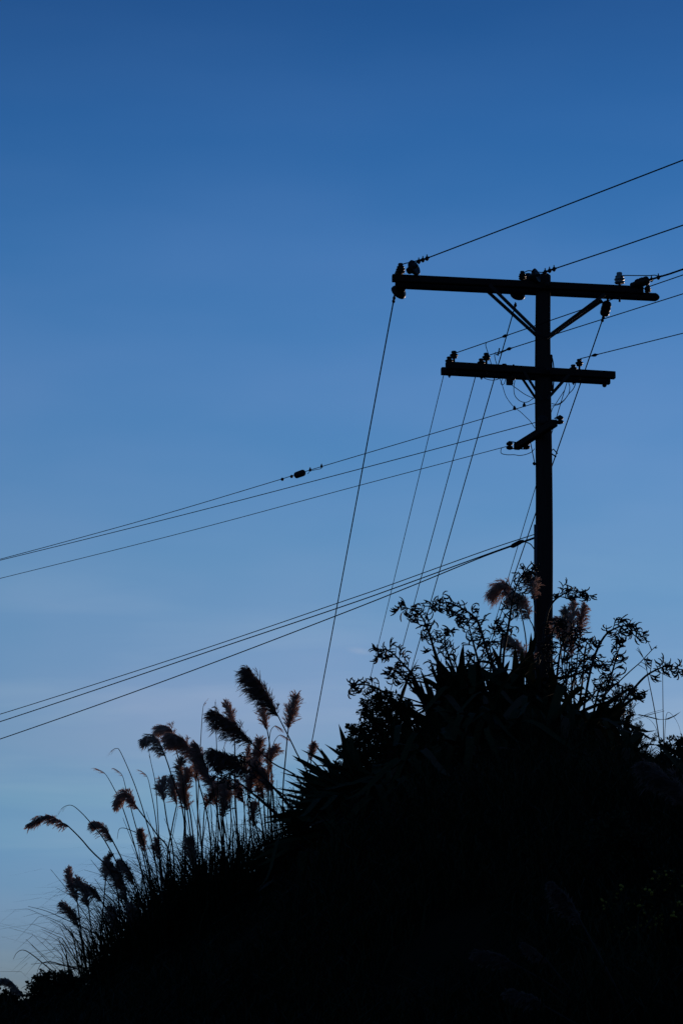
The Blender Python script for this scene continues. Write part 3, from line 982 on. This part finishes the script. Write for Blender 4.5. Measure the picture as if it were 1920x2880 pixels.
for ck, pix in BARE:
    t, cb, cy = CL[ck]
    Y = cy + rnd.uniform(-0.3, 0.4)
    pts = [P(a, b, Y) for a, b in pix]
    last = pts[-1]
    pts.append(Vector((last.x + 0.02, Y, min(last.z - 0.1, G(last.x, Y) - 0.04))))
    n = 6 * len(pts)
    sp = spline(pts, n)
    st = part('bare_stem', MB().tube(sp, [0.0018 + 0.0046 * min(1, k / n * 1.4) for k in range(n + 1)], 5), M['stem'], t)
    if pix[0][1] < 2300 and len(pix) > 4:
        tip = MB()
        for k in range(14):
            s_ = sp[rnd.randrange(0, max(2, n // 5))]
            d = (sp[0] - sp[2]).normalized() * rnd.uniform(0.04, 0.09) + rv(0.008) + Vector((0, 0, -0.02))
            tip.ribbon([s_, s_ + d * 0.6, s_ + d + Vector((0, 0, -0.015))], [Vector((0.5, 0.3, 0.8)).normalized()] * 3, [0.002, 0.0025, 0.0004])
        part('seed_wisp', tip, M['plume'], st)

# ------------------------------------------------------------------ flax
def unit_leaf(b, keel=0.35, fold=None):
    """leaf from the origin to (1,0,0), bowed up by b, unit half width"""
    mb = MB()
    n = 9
    for i in range(n + 1):
        u = i / n
        wdt = (0.6 + 1.1 * u) if u < 0.35 else 0.985 * max(0.0, 1 - ((u - 0.35) / 0.65) ** 2.4) ** 0.9
        wdt = max(wdt, 0.02)
        z = 4 * b * u * (1 - u) + (0.5 * b * math.sin(2 * math.pi * u) if b > 0.15 else 0)
        k = keel * (1 - 0.7 * u)
        mb.v += [Vector((u, -wdt, z + k * wdt * 0.03)), Vector((u, 0, z - k * wdt * 0.02)), Vector((u, wdt, z + k * wdt * 0.03))]
    for i in range(n):
        for k in range(2):
            a = i * 3 + k
            mb.f.append((a, a + 1, a + 4, a + 3))
    return mb


LEAF = [unit_leaf(b).mesh('leaf', M['flax']) for b in (0.015, 0.05, 0.1, 0.17, 0.26, 0.36)]
DRY = [unit_leaf(b).mesh('leaf', M['flaxdry']) for b in (0.1, 0.26)]


def leaf(parent, base, tip, bend, hw, roll=0.0, dry=False):
    X = tip - base
    ln = X.length
    Xn = X / ln
    Z = UPV - Xn * UPV.dot(Xn)
    Z = Z.normalized() if Z.length > 0.15 else (Vector((0, -1, 0.2)) - Xn * Vector((0, -1, 0.2)).dot(Xn)).normalized()
    Y = Z.cross(Xn)
    if roll:
        q = Matrix.Rotation(roll, 3, Xn)
        Z, Y = q @ Z, q @ Y
    me = (DRY if dry else LEAF)[min(len(DRY if dry else LEAF) - 1, bend)]
    o = bpy.data.objects.new('leaf', me)
    col.objects.link(o)
    o.parent = parent
    r3 = Matrix((Xn * ln, Y * hw, Z * ln)).transposed().to_4x4()
    o.matrix_basis = Matrix.Translation(base - root_loc(parent)) @ r3
    return o


def flax(px, Y, label):
    b = on_ground(px, Y, 0.05)
    t = thing('flax_bush', label, 'flax', b, 'flax bushes on the bank')
    return t, b


def leaves_to(t, b, tips, Y, spread=0.16, hw=0.042):
    for tp in tips:
        x, y = tp[:2]
        base = b + Vector((rnd.gauss(0, spread), rnd.gauss(0, spread * 0.8), 0.0))
        base.z = G(base.x, base.y) - 0.04
        if len(tp) > 4:
            base = P(*tp[4], Y + 0.05)
        tip = P(x, y, Y + (tp[3] if len(tp) > 3 else rnd.uniform(-0.5, 0.5)))
        leaf(t, base, tip, tp[2] if len(tp) > 2 else rnd.choice((0, 1, 1, 2)), hw * rnd.uniform(0.8, 1.15), rnd.uniform(-0.8, 0.8))


def random_leaves(t, b, n, lmin, lmax, emin=5, emax=75, bias=None, dryp=0.12, spread=0.25):
    for i in range(n):
        base = b + Vector((rnd.gauss(0, spread), rnd.gauss(0, spread), 0))
        base.z = G(base.x, base.y) - 0.04
        az = rnd.uniform(0, 2 * math.pi) if bias is None else R(rnd.uniform(bias[0] - bias[1] * 1.2, bias[0] + bias[1] * 1.2))
        el = R(rnd.uniform(emin, emax))
        ln = rnd.uniform(lmin, lmax)
        tip = base + Vector((math.cos(az) * math.cos(el), math.sin(az) * math.cos(el), math.sin(el))) * ln
        bend = 1 if el > R(60) else rnd.choice((2, 3)) if el > R(35) else rnd.choice((3, 4, 5))
        dry = rnd.random() < dryp
        leaf(t, base, tip, rnd.randrange(2) if dry else bend, rnd.uniform(0.028, 0.046), rnd.uniform(-0.5, 0.5), dry)


f1, b1 = flax(1035, 22.6, 'spiky flax bush on the slope beside the big wind-swept pampas plumes')
TIPS1 = [(880, 2088), (912, 2092), (846, 2108), (821, 2124), (930, 2130), (952, 2036), (810, 2166), (788, 2172), (770, 2216), (830, 2190),
         (772, 2240), (735, 2318), (742, 2300), (718, 2360), (735, 2345), (708, 2386), (700, 2398), (700, 2425), (760, 2270), (850, 2160),
         (895, 2140), (870, 2180), (800, 2230), (960, 2090), (985, 2060), (720, 2440), (780, 2320), (752, 2400), (905, 2190), (940, 2180),
         (835, 2260), (770, 2370), (975, 2120), (1000, 2100), (1030, 2150), (950, 2230), (900, 2260), (880, 2300), (840, 2340), (810, 2400)]
leaves_to(f1, b1, [(a, b, rnd.choice((0, 0, 1)), rnd.uniform(-.35, .35)) for a, b in TIPS1], 22.8, 0.13, 0.056)
leaves_to(f1, b1, [(rnd.uniform(780, 1120), rnd.uniform(2200, 2420), rnd.choice((1, 2)), rnd.uniform(-.9, -.2)) for _ in range(34)], 22.8, 0.3, 0.046)
for a, b in TIPS1[:32] + TIPS1[:26] + TIPS1[:22]:
    k = rnd.uniform(0.0, 0.3)
    leaves_to(f1, b1, [(a + (1020 - a) * k + rnd.uniform(-20, 20), b + (2400 - b) * k + rnd.uniform(-12, 12), rnd.choice((0, 1)), rnd.uniform(-.3, .3))], 22.8, 0.12, 0.052)
random_leaves(f1, b1, 16, 0.5, 0.8, 10, 45, (275, 40))

f2, b2 = flax(1290, 24.2, 'large flax bush in front of the pole carrying arching stalks of black seed pods')
leaves_to(f2, b2, [(1212, 1796, 0, 0, (1300, 2110)), (1262, 1788, 0, 0, (1320, 2110)), (1045, 1906, 0, 0, (1110, 2080)), (1180, 1880, 1), (1330, 1840, 1), (1290, 1830, 1),
                   (1240, 1850, 0), (1150, 1940, 1), (1120, 1985, 2), (1360, 1880, 1), (1310, 1890, 0), (1270, 1900, 1), (1200, 1950, 1), (1390, 1850, 2),
                   (1095, 2030, 2), (1070, 2070, 3), (1165, 2010, 2), (1340, 1900, 0), (1225, 1900, 0), (1140, 2040, 3)], 24.2, 0.2, 0.04)
leaves_to(f2, b2, [(rnd.uniform(1060, 1390), rnd.uniform(1840, 2010), rnd.choice((0, 1, 2, 3))) for _ in range(34)], 24.2, 0.3, 0.036)
random_leaves(f2, b2, 44, 0.5, 1.0, 0, 55, (265, 45))

f3, b3 = flax(1440, 24.8, 'flax bush close by the foot of the pole with upright broad leaves')
leaves_to(f3, b3, [(1468, 1818, 0, 0, (1455, 2060)), (1498, 1845, 1), (1488, 1836, 2), (1410, 1850, 1), (1385, 1900, 1), (1440, 1880, 0), (1520, 1900, 1),
                   (1510, 1870, 1), (1540, 1930, 1), (1425, 1910, 1), (1560, 1960, 2), (1370, 1960, 2), (1500, 1940, 0), (1470, 1920, 0), (1400, 1960, 1)], 24.8, 0.2, 0.04)
leaves_to(f3, b3, [(rnd.uniform(1360, 1590), rnd.uniform(1870, 2010), rnd.choice((0, 1, 1, 2))) for _ in range(26)], 24.8, 0.3, 0.034)
random_leaves(f3, b3, 34, 0.6, 1.05, 5, 65, (270, 60))

f4, b4 = flax(1590, 25.2, 'flax bush on the far flank of the pole, its pod stalks tangled below the plumes')
leaves_to(f4, b4, [(1580, 1950, 1), (1610, 1960, 1), (1640, 1970, 1), (1550, 1960, 1), (1660, 2010, 2), (1600, 1990, 1), (1530, 1990, 1), (1625, 2010, 0), (1570, 2000, 0)], 25.2, 0.15)
random_leaves(f4, b4, 24, 0.5, 0.9, 5, 60, (270, 60))

f5, b5 = flax(1665, 24.4, 'flax bush with a broken folded leaf beside the bare forked twig')
leaves_to(f5, b5, [(1725, 2012, 0, 0), (1700, 2010, 1), (1690, 2060, 1), (1760, 2090, 3), (1640, 2030, 1), (1790, 2120, 4), (1600, 2060, 2)], 24.4, 0.15)
o = leaf(f5, P(1715, 2012, 24.4), P(1830, 2130, 24.3), 2, 0.045)
leaf(f5, P(1700, 2014, 24.4), P(1800, 2130, 24.5), 1, 0.045, 0.4)
leaf(f5, P(1650, 2140, 24.4), P(1722, 2012, 24.4), 1, 0.05, 0.3)
leaf(f5, P(1640, 2150, 24.4), P(1740, 2070, 24.5), 2, 0.04, 0.3)
leaf(f5, P(1700, 2150, 24.4), P(1840, 2110, 24.4), 3, 0.04, 0.3)
leaves_to(f5, b5, [(rnd.uniform(1600, 1840), rnd.uniform(2030, 2130), rnd.choice((1, 2, 3))) for _ in range(16)], 24.4, 0.25, 0.034)
random_leaves(f5, b5, 24, 0.5, 0.9, 5, 40, (270, 50))

f6, b6 = flax(1330, 22.2, 'shadowed flax bush with dry leaves hanging down the face of the bank')
random_leaves(f6, b6, 64, 0.6, 1.15, -50, 15, (268, 50), 0.3, 0.4)
f7, b7 = flax(1060, 21.6, 'shadowed flax bush low on the bank under the spiky flax')
random_leaves(f7, b7, 46, 0.5, 1.0, -40, 20, (268, 40), 0.2, 0.35)
f8, b8 = flax(1620, 22.8, 'shadowed flax bush on the bank under the broken folded leaf')
random_leaves(f8, b8, 40, 0.5, 1.0, -40, 15, (270, 45), 0.2, 0.35)


# --- seed pods
def pod_into(mb, s, d, side, ln, curl, r):
    side = (side - d * side.dot(d)).normalized()
    pts = []
    for u in (0, 0.14, 0.4, 0.7, 0.92, 1.0):
        a = curl * u
        pts.append(s + (d * math.sin(a) + side * (1 - math.cos(a))) * (ln / curl))
    mb.tube(pts, [r * 0.4, r * 0.7, r, r * 0.95, r * 0.6, r * 0.15], 5)


def flax_stalk(parent, pix, Y, clusters, t0=0.0, t1=0.6, size=1.0, pods=(5, 9), r0=0.013):
    pts = [P(a, b, Y + (0.05 * math.sin(i * 1.7))) for i, (a, b) in enumerate(pix)]
    last = pts[-1]
    gz = G(last.x, Y) - 0.05
    if last.z > gz + 0.05:
        pts.append(Vector((last.x + rnd.uniform(-.05, .1), Y, gz)))
    n = 8 * (len(pts) - 1)
    sp = spline(pts, n)
    st = part('flower_stalk', MB().tube(sp, [0.0035 + (r0 - 0.0035) * min(1, 1.6 * k / n) for k in range(n + 1)], 7), M['stalk'], parent)
    for c in range(clusters):
        t = t0 + (t1 - t0) * (c + rnd.uniform(0, 0.8)) / clusters
        k = min(n - 1, int(t * n))
        s = sp[k].lerp(sp[k + 1], t * n - k)
        T = (sp[max(0, k - 1)] - sp[k + 1]).normalized()
        sgn = 1 if c % 2 else -1
        out = (Vector((T.z, 0, -T.x)) * sgn + Vector((0, rnd.uniform(-.6, .6), 0))).normalized()
        bl = rnd.uniform(0.06, 0.13) * size * (0.5 + 0.9 * min(1, t * 2.5))
        bd = (T * 0.7 + out * 0.8 + Vector((0, 0, 0.1))).normalized()
        bp = [s, s + bd * bl * 0.5, s + bd * bl + Vector((0, 0, -0.01))]
        mb = MB().tube(bp, [0.006 * size, 0.004 * size, 0.003 * size], 5)
        hang = Vector((rnd.uniform(-.5, .5), rnd.uniform(-.4, .4), rnd.choice((-1.0, -0.9, -0.8, 0.5))))
        curl_to = Vector((rnd.choice((-1, 1)) * 1.0, rnd.uniform(-.5, .5), rnd.uniform(-.3, .5)))
        for p_ in range(rnd.randint(*pods)):
            q = bp[0].lerp(bp[2], rnd.uniform(0.15, 1.0))
            d = (bd * rnd.uniform(0.1, 0.6) + hang * rnd.uniform(0.3, 1.0) + rv(0.55)).normalized()
            pod_into(mb, q, d, curl_to + rv(0.7), rnd.uniform(0.085, 0.135) * size, rnd.uniform(1.1, 2.8), rnd.uniform(0.0068, 0.0094) * size)
        part('pod_cluster', mb, M['pod'], st)


ST = [
    (f2, [(1122, 1706), (1150, 1712), (1180, 1728), (1198, 1760), (1212, 1800), (1235, 1880), (1285, 2000), (1300, 2080)], 24.2, 15, 0, 0.72),
    (f2, [(1212, 1706), (1235, 1696), (1262, 1697), (1300, 1712), (1335, 1738), (1352, 1775), (1368, 1830), (1395, 1900), (1410, 2040)], 24.5, 15, 0, 0.7),
    (f2, [(1290, 1735), (1312, 1742), (1322, 1780), (1336, 1830), (1352, 1890), (1368, 1960), (1380, 2060)], 24.0, 11, 0, 0.65),
    (f2, [(1060, 1836), (1080, 1826), (1104, 1838), (1130, 1864), (1155, 1892), (1180, 1935), (1230, 2010), (1260, 2080)], 24.0, 12, 0, 0.62),
    (f2, [(985, 1932), (1010, 1926), (1040, 1928), (1070, 1942), (1110, 1975), (1160, 2040), (1190, 2100)], 24.1, 8, 0, 0.5),
    (f2, [(1262, 1772), (1250, 1800), (1262, 1850), (1290, 1930), (1310, 2060)], 24.3, 8, 0, 0.6),
    (f2, [(1100, 1882), (1122, 1896), (1150, 1925), (1190, 1980), (1225, 2080)], 23.9, 7, 0, 0.55),
    (f3, [(1503, 1596), (1480, 1606), (1458, 1632), (1442, 1680), (1432, 1740), (1424, 1790), (1414, 1860), (1408, 2040)], 24.6, 15, 0, 0.72),
    (f3, [(1395, 1760), (1412, 1770), (1408, 1820), (1405, 1880), (1412, 2040)], 24.9, 7, 0, 0.55),
    (f3, [(1372, 1800), (1378, 1830), (1385, 1880), (1395, 1960), (1410, 2050)], 24.6, 8, 0, 0.65),
    (f3, [(1545, 1796), (1530, 1830), (1520, 1880), (1512, 1960), (1500, 2050)], 24.5, 8, 0, 0.6),
    (f4, [(1657, 1676), (1632, 1664), (1604, 1662), (1578, 1674), (1552, 1696), (1535, 1740), (1525, 1820), (1524, 1920), (1530, 2050)], 25.0, 10, 0, 0.45),
    (f4, [(1640, 1796), (1618, 1772), (1598, 1782), (1580, 1812), (1570, 1860), (1562, 1940), (1560, 2050)], 25.1, 11, 0, 0.62),
    (f4, [(1590, 1742), (1572, 1752), (1556, 1770), (1545, 1820), (1545, 1920), (1550, 2040)], 24.9, 6, 0, 0.4),
    (f4, [(1675, 1806), (1652, 1806), (1642, 1840), (1638, 1900), (1628, 1980), (1616, 2060)], 25.2, 11, 0, 0.7),
    (f4, [(1690, 1872), (1668, 1850), (1640, 1856), (1618, 1890), (1605, 1950), (1595, 2050)], 24.9, 11, 0, 0.65),
    (f4, [(1600, 1840), (1592, 1880), (1590, 1940), (1585, 2050)], 24.8, 8, 0, 0.6),
    (f5, [(1803, 1790), (1786, 1768), (1760, 1760), (1732, 1766), (1702, 1786), (1676, 1832), (1656, 1900), (1640, 2000), (1636, 2090)], 24.4, 11, 0, 0.5),
    (f5, [(1748, 1786), (1742, 1815), (1732, 1848), (1720, 1892), (1704, 1942), (1688, 2000), (1664, 2090)], 24.3, 11, 0, 0.6),
    (f5, [(1916, 1886), (1896, 1875), (1872, 1874), (1844, 1884), (1814, 1902), (1782, 1936), (1742, 1990), (1700, 2080)], 24.2, 8, 0, 0.5),
    (f5, [(1800, 1962), (1780, 1938), (1752, 1944), (1732, 1970), (1712, 2020), (1690, 2100)], 24.3, 11, 0, 0.7),
    (f5, [(1726, 1925), (1715, 1912), (1695, 1920), (1680, 1950), (1668, 2010), (1660, 2090)], 24.6, 8, 0, 0.7),
    (f5, [(1760, 2000), (1742, 1992), (1722, 2010), (1700, 2060), (1690, 2110)], 24.4, 7, 0, 0.7),
    (f1, [(668, 2122), (690, 2140), (722, 2168), (760, 2205), (810, 2262), (870, 2330), (920, 2400)], 23.3, 6, 0, 0.4),
    (f1, [(606, 2176), (640, 2186), (678, 2206), (720, 2240), (790, 2300), (880, 2370), (930, 2420)], 23.2, 6, 0, 0.35),
    (f1, [(682, 2238), (710, 2232), (745, 2258), (800, 2310), (880, 2380)], 23.4, 3, 0, 0.25),
]
for pr, pix, Y, nc, a, b in ST:
    flax_stalk(pr, pix, Y, int(nc * 1.55), a, b, size=0.75 if pr is f1 else 0.86, pods=(4, 7))


# ------------------------------------------------------------------ shrubs
def shrub(name, label, px, Y, blobs, n, lsize, twigs=0, group=None, flowers=0, narrow=1.0):
    """blobs: (px, py, radius px) lobes of foliage"""
    b = on_ground(px, Y)
    t = thing(name, label, 'shrub', b, group)
    mbs, mbl, mbf = MB(), MB(), MB()
    tot = sum(r * r for _, _, r in blobs)
    for (bx, by, r) in blobs:
        c = P(bx, by, Y + rnd.uniform(-0.15, 0.15))
        rr = r * Y / F_PX * 1.15
        mbs.tube(spline([b + rv(0.05), b.lerp(c, 0.55) + rv(0.06), c], 6), [0.014 - 0.0016 * k for k in range(7)], 5)
        nb = max(5, int(n * r * r / tot / 14))
        for i in range(nb):
            d = rv().normalized()
            e = c + Vector((d.x, d.y * 0.9, d.z)) * rr * rnd.uniform(0.5, 1.12)
            s = c.lerp(e, rnd.uniform(0.0, 0.3))
            tw = spline([s, s.lerp(e, 0.5) + rv(0.02), e], 4)
            mbs.tube(tw, 0.0028, 4, False)
            for k in range(14):
                u = rnd.random() ** 0.6
                q = s.lerp(e, u) + rv(0.014)
                ld = ((e - s).normalized() * 0.7 + rv(0.9)).normalized()
                sd_ = ld.cross(rv()).normalized()
                ll = lsize * rnd.uniform(0.7, 1.25)
                mbl.ribbon([q, q + ld * ll * 0.45, q + ld * ll * 0.8, q + ld * ll], [sd_] * 4, [0.002, ll * 0.25 * narrow, ll * 0.2 * narrow, 0.001])
            if flowers and rnd.random() < flowers:
                for k in range(4):
                    mbf.lathe(e + rv(0.03), rv().normalized(), [(0.002, 0), (0.01, 0.005), (0.012, 0.012), (0.003, 0.016)], 5)
    part('stems', mbs, M['twig'], t, True, 'stuff')
    part('foliage', mbl, M['leaf'], t, True, 'stuff')
    if mbf.v:
        part('flowers', mbf, M['flower'], t, True, 'stuff')
    return t


shrub('round_leaved_shrub', 'dense small-leaved shrub bulging out between the spiky flax and the large flax bush', 1080, 24.0,
      [(1060, 2060, 62), (1010, 2110, 52), (1100, 2010, 46), (985, 2180, 52), (1040, 1990, 36), (1130, 1995, 40), (1080, 2130, 70), (1020, 2210, 62), (1005, 2060, 34),
       (975, 2110, 28), (1090, 1965, 26), (960, 2165, 22), (1060, 1965, 22)], 9500, 0.036)
shrub('corner_shrub', 'leafy bush on top of the bank below the tall bare twig', 1900, 23.6,
      [(1895, 2120, 44), (1860, 2150, 34), (1918, 2100, 30), (1830, 2160, 34), (1940, 2130, 50), (1795, 2150, 34), (1760, 2150, 40)], 4200, 0.034)
shrub('rounded_bush', 'rounded small-leaved bush at the low foot of the bank under the bending pampas', 165, 21.4,
      [(150, 2780, 48), (105, 2800, 42), (205, 2785, 44), (185, 2756, 24), (125, 2758, 24), (245, 2815, 44), (275, 2840, 36), (160, 2850, 60), (90, 2850, 40)], 9000, 0.034)
shrub('rounded_bush', 'little bush with the lone plume leaning over it', 25, 21.2,
      [(22, 2825, 34), (50, 2845, 34), (-15, 2835, 40), (30, 2870, 50)], 5200, 0.034)
shrub('feathery_shrub', 'thin feathery shrub with needle leaves tangled among the pod stalks', 1735, 24.8,
      [(1742, 1958, 26), (1765, 1930, 14), (1768, 2000, 22), (1700, 1990, 26), (1730, 2040, 34), (1778, 2050, 24), (1772, 1950, 16), (1690, 1930, 20)], 1400, 0.03, narrow=0.4)
shrub('feathery_shrub', 'short sprig with needle leaves beside the leafy bush', 1800, 24.3,
      [(1800, 2044, 14), (1788, 2060, 12), (1838, 2074, 8), (1806, 2090, 16)], 300, 0.03, narrow=0.4)
shrub('flowering_shrub', 'shadowed shrub with yellow flowers on the face of the bank', 1840, 16.3,
      [(1840, 2520, 70), (1760, 2580, 70), (1900, 2600, 80), (1880, 2480, 50), (1800, 2640, 70)], 3600, 0.034, flowers=0.35)
shrub('bank_shrub', 'shadowed shrub on the bank between the flowering shrub and the single shadowed plume', 1720, 17.4,
      [(1720, 2350, 70), (1660, 2400, 70), (1780, 2380, 60)], 2200, 0.034)


# ------------------------------------------------------------------ bare twigs
def twig(label, paths, Y, r):
    first = paths[0][-1]
    x = P(*first, Y)
    b = Vector((x.x, Y, G(x.x, Y)))
    t = thing('bare_twig', label, 'twig', b)
    for i, pix in enumerate(paths):
        pts = [P(a, c, Y) for a, c in pix]
        if i == 0:
            pts.append(Vector((b.x, Y, b.z - 0.05)))
        n = 5 * (len(pts) - 1)
        part('stem' if i == 0 else 'side_twig', MB().tube(spline(pts, n), [r * (0.35 + 0.65 * k / n) * (1 if i == 0 else 0.6) for k in range(n + 1)], 5), M['twig'], t)
    return t


twig('straight upright bare stem rising from the leafy bush', [[(1862, 1838), (1862, 1900), (1863, 1990), (1865, 2100)]], 24.0, 0.006)
twig('tall bare stem leaning towards the pole with a feathery tip', [[(1790, 1822), (1800, 1838), (1812, 1860), (1822, 1910), (1836, 1980), (1848, 2050), (1858, 2120)],
                                                                     [(1786, 1826), (1796, 1834), (1806, 1848)], [(1792, 1818), (1798, 1830), (1806, 1846)], [(1818, 1886), (1805, 1876), (1794, 1870)]], 24.1, 0.007)
twig('forked dead branch reaching out of the flax past the pod stalks', [[(1846, 1816), (1832, 1828), (1800, 1862), (1775, 1884), (1745, 1912), (1710, 1944), (1680, 1990), (1660, 2080)],
                                                                        [(1821, 1806), (1826, 1816), (1831, 1828)], [(1841, 1824), (1846, 1822), (1838, 1822)], [(1800, 1862), (1812, 1868), (1818, 1882)]], 24.2, 0.010)
twig('long dry blades lying almost level across the upright bare stem', [[(1862, 1996), (1830, 2004), (1800, 2016), (1765, 2030), (1740, 2045)],
                                                                        [(1866, 2000), (1835, 2008), (1800, 2020), (1760, 2034)], [(1868, 1999), (1840, 2006), (1810, 2013)]], 24.1, 0.0045)
twig('thin arched dry stalk bowing over the leafy bush', [[(1915, 2068), (1905, 2036), (1890, 2012), (1876, 2004), (1870, 2030), (1867, 2110)]], 24.0, 0.0035)
twig('fine curved dry stalk below the level dry blades', [[(1814, 2016), (1832, 2030), (1846, 2056), (1855, 2110)]], 24.1, 0.0035)

# ------------------------------------------------------------------ grass over the bank
r_ = random.Random(99)
mb = MB()
for c_ in range(3800):
    cy_ = 9.5 + 16.5 * r_.random() ** 0.8
    cx_ = r_.uniform(-0.19, 0.2) * cy_ + r_.uniform(-1.0, 1.0)
    if math.sin(cx_ * 1.7 + 0.6 * cy_) + math.sin(cy_ * 1.1 - cx_) < -1.5:
        continue
    hh = r_.uniform(0.12, 0.5) * (0.5 if cy_ > 20.5 else 1.0)
    rot = r_.uniform(0, 6.28)
    for k in range(r_.randint(14, 38)):
        x, y = cx_ + r_.gauss(0, 0.11), cy_ + r_.gauss(0, 0.11)
        h = hh * r_.uniform(0.5, 1.3)
        az = r_.uniform(0, 2 * math.pi)
        o_ = Vector((math.cos(az), math.sin(az), 0)) * h * r_.uniform(0.2, 1.2) + Vector((math.cos(rot), math.sin(rot), 0)) * h * 0.4
        s = Vector((x, y, G(x, y) - 0.02))
        sd_ = Vector((-math.sin(az), math.cos(az), 0))
        wd_ = r_.uniform(0.002, 0.007)
        mb.ribbon([s, s + o_ * 0.3 + Vector((0, 0, h * 0.65)), s + o_ * 0.75 + Vector((0, 0, h * 0.8)), s + o_ * 1.15 + Vector((0, 0, h * 0.55))], [sd_] * 4, [wd_, wd_ * 0.9, wd_ * 0.6, 0.0003])
gr = link('bank_grass', mb.mesh('bank_grass', M['blade']))
gr['kind'] = 'stuff'
tag(gr, 'rough dark grass growing all over the bank', 'grass')
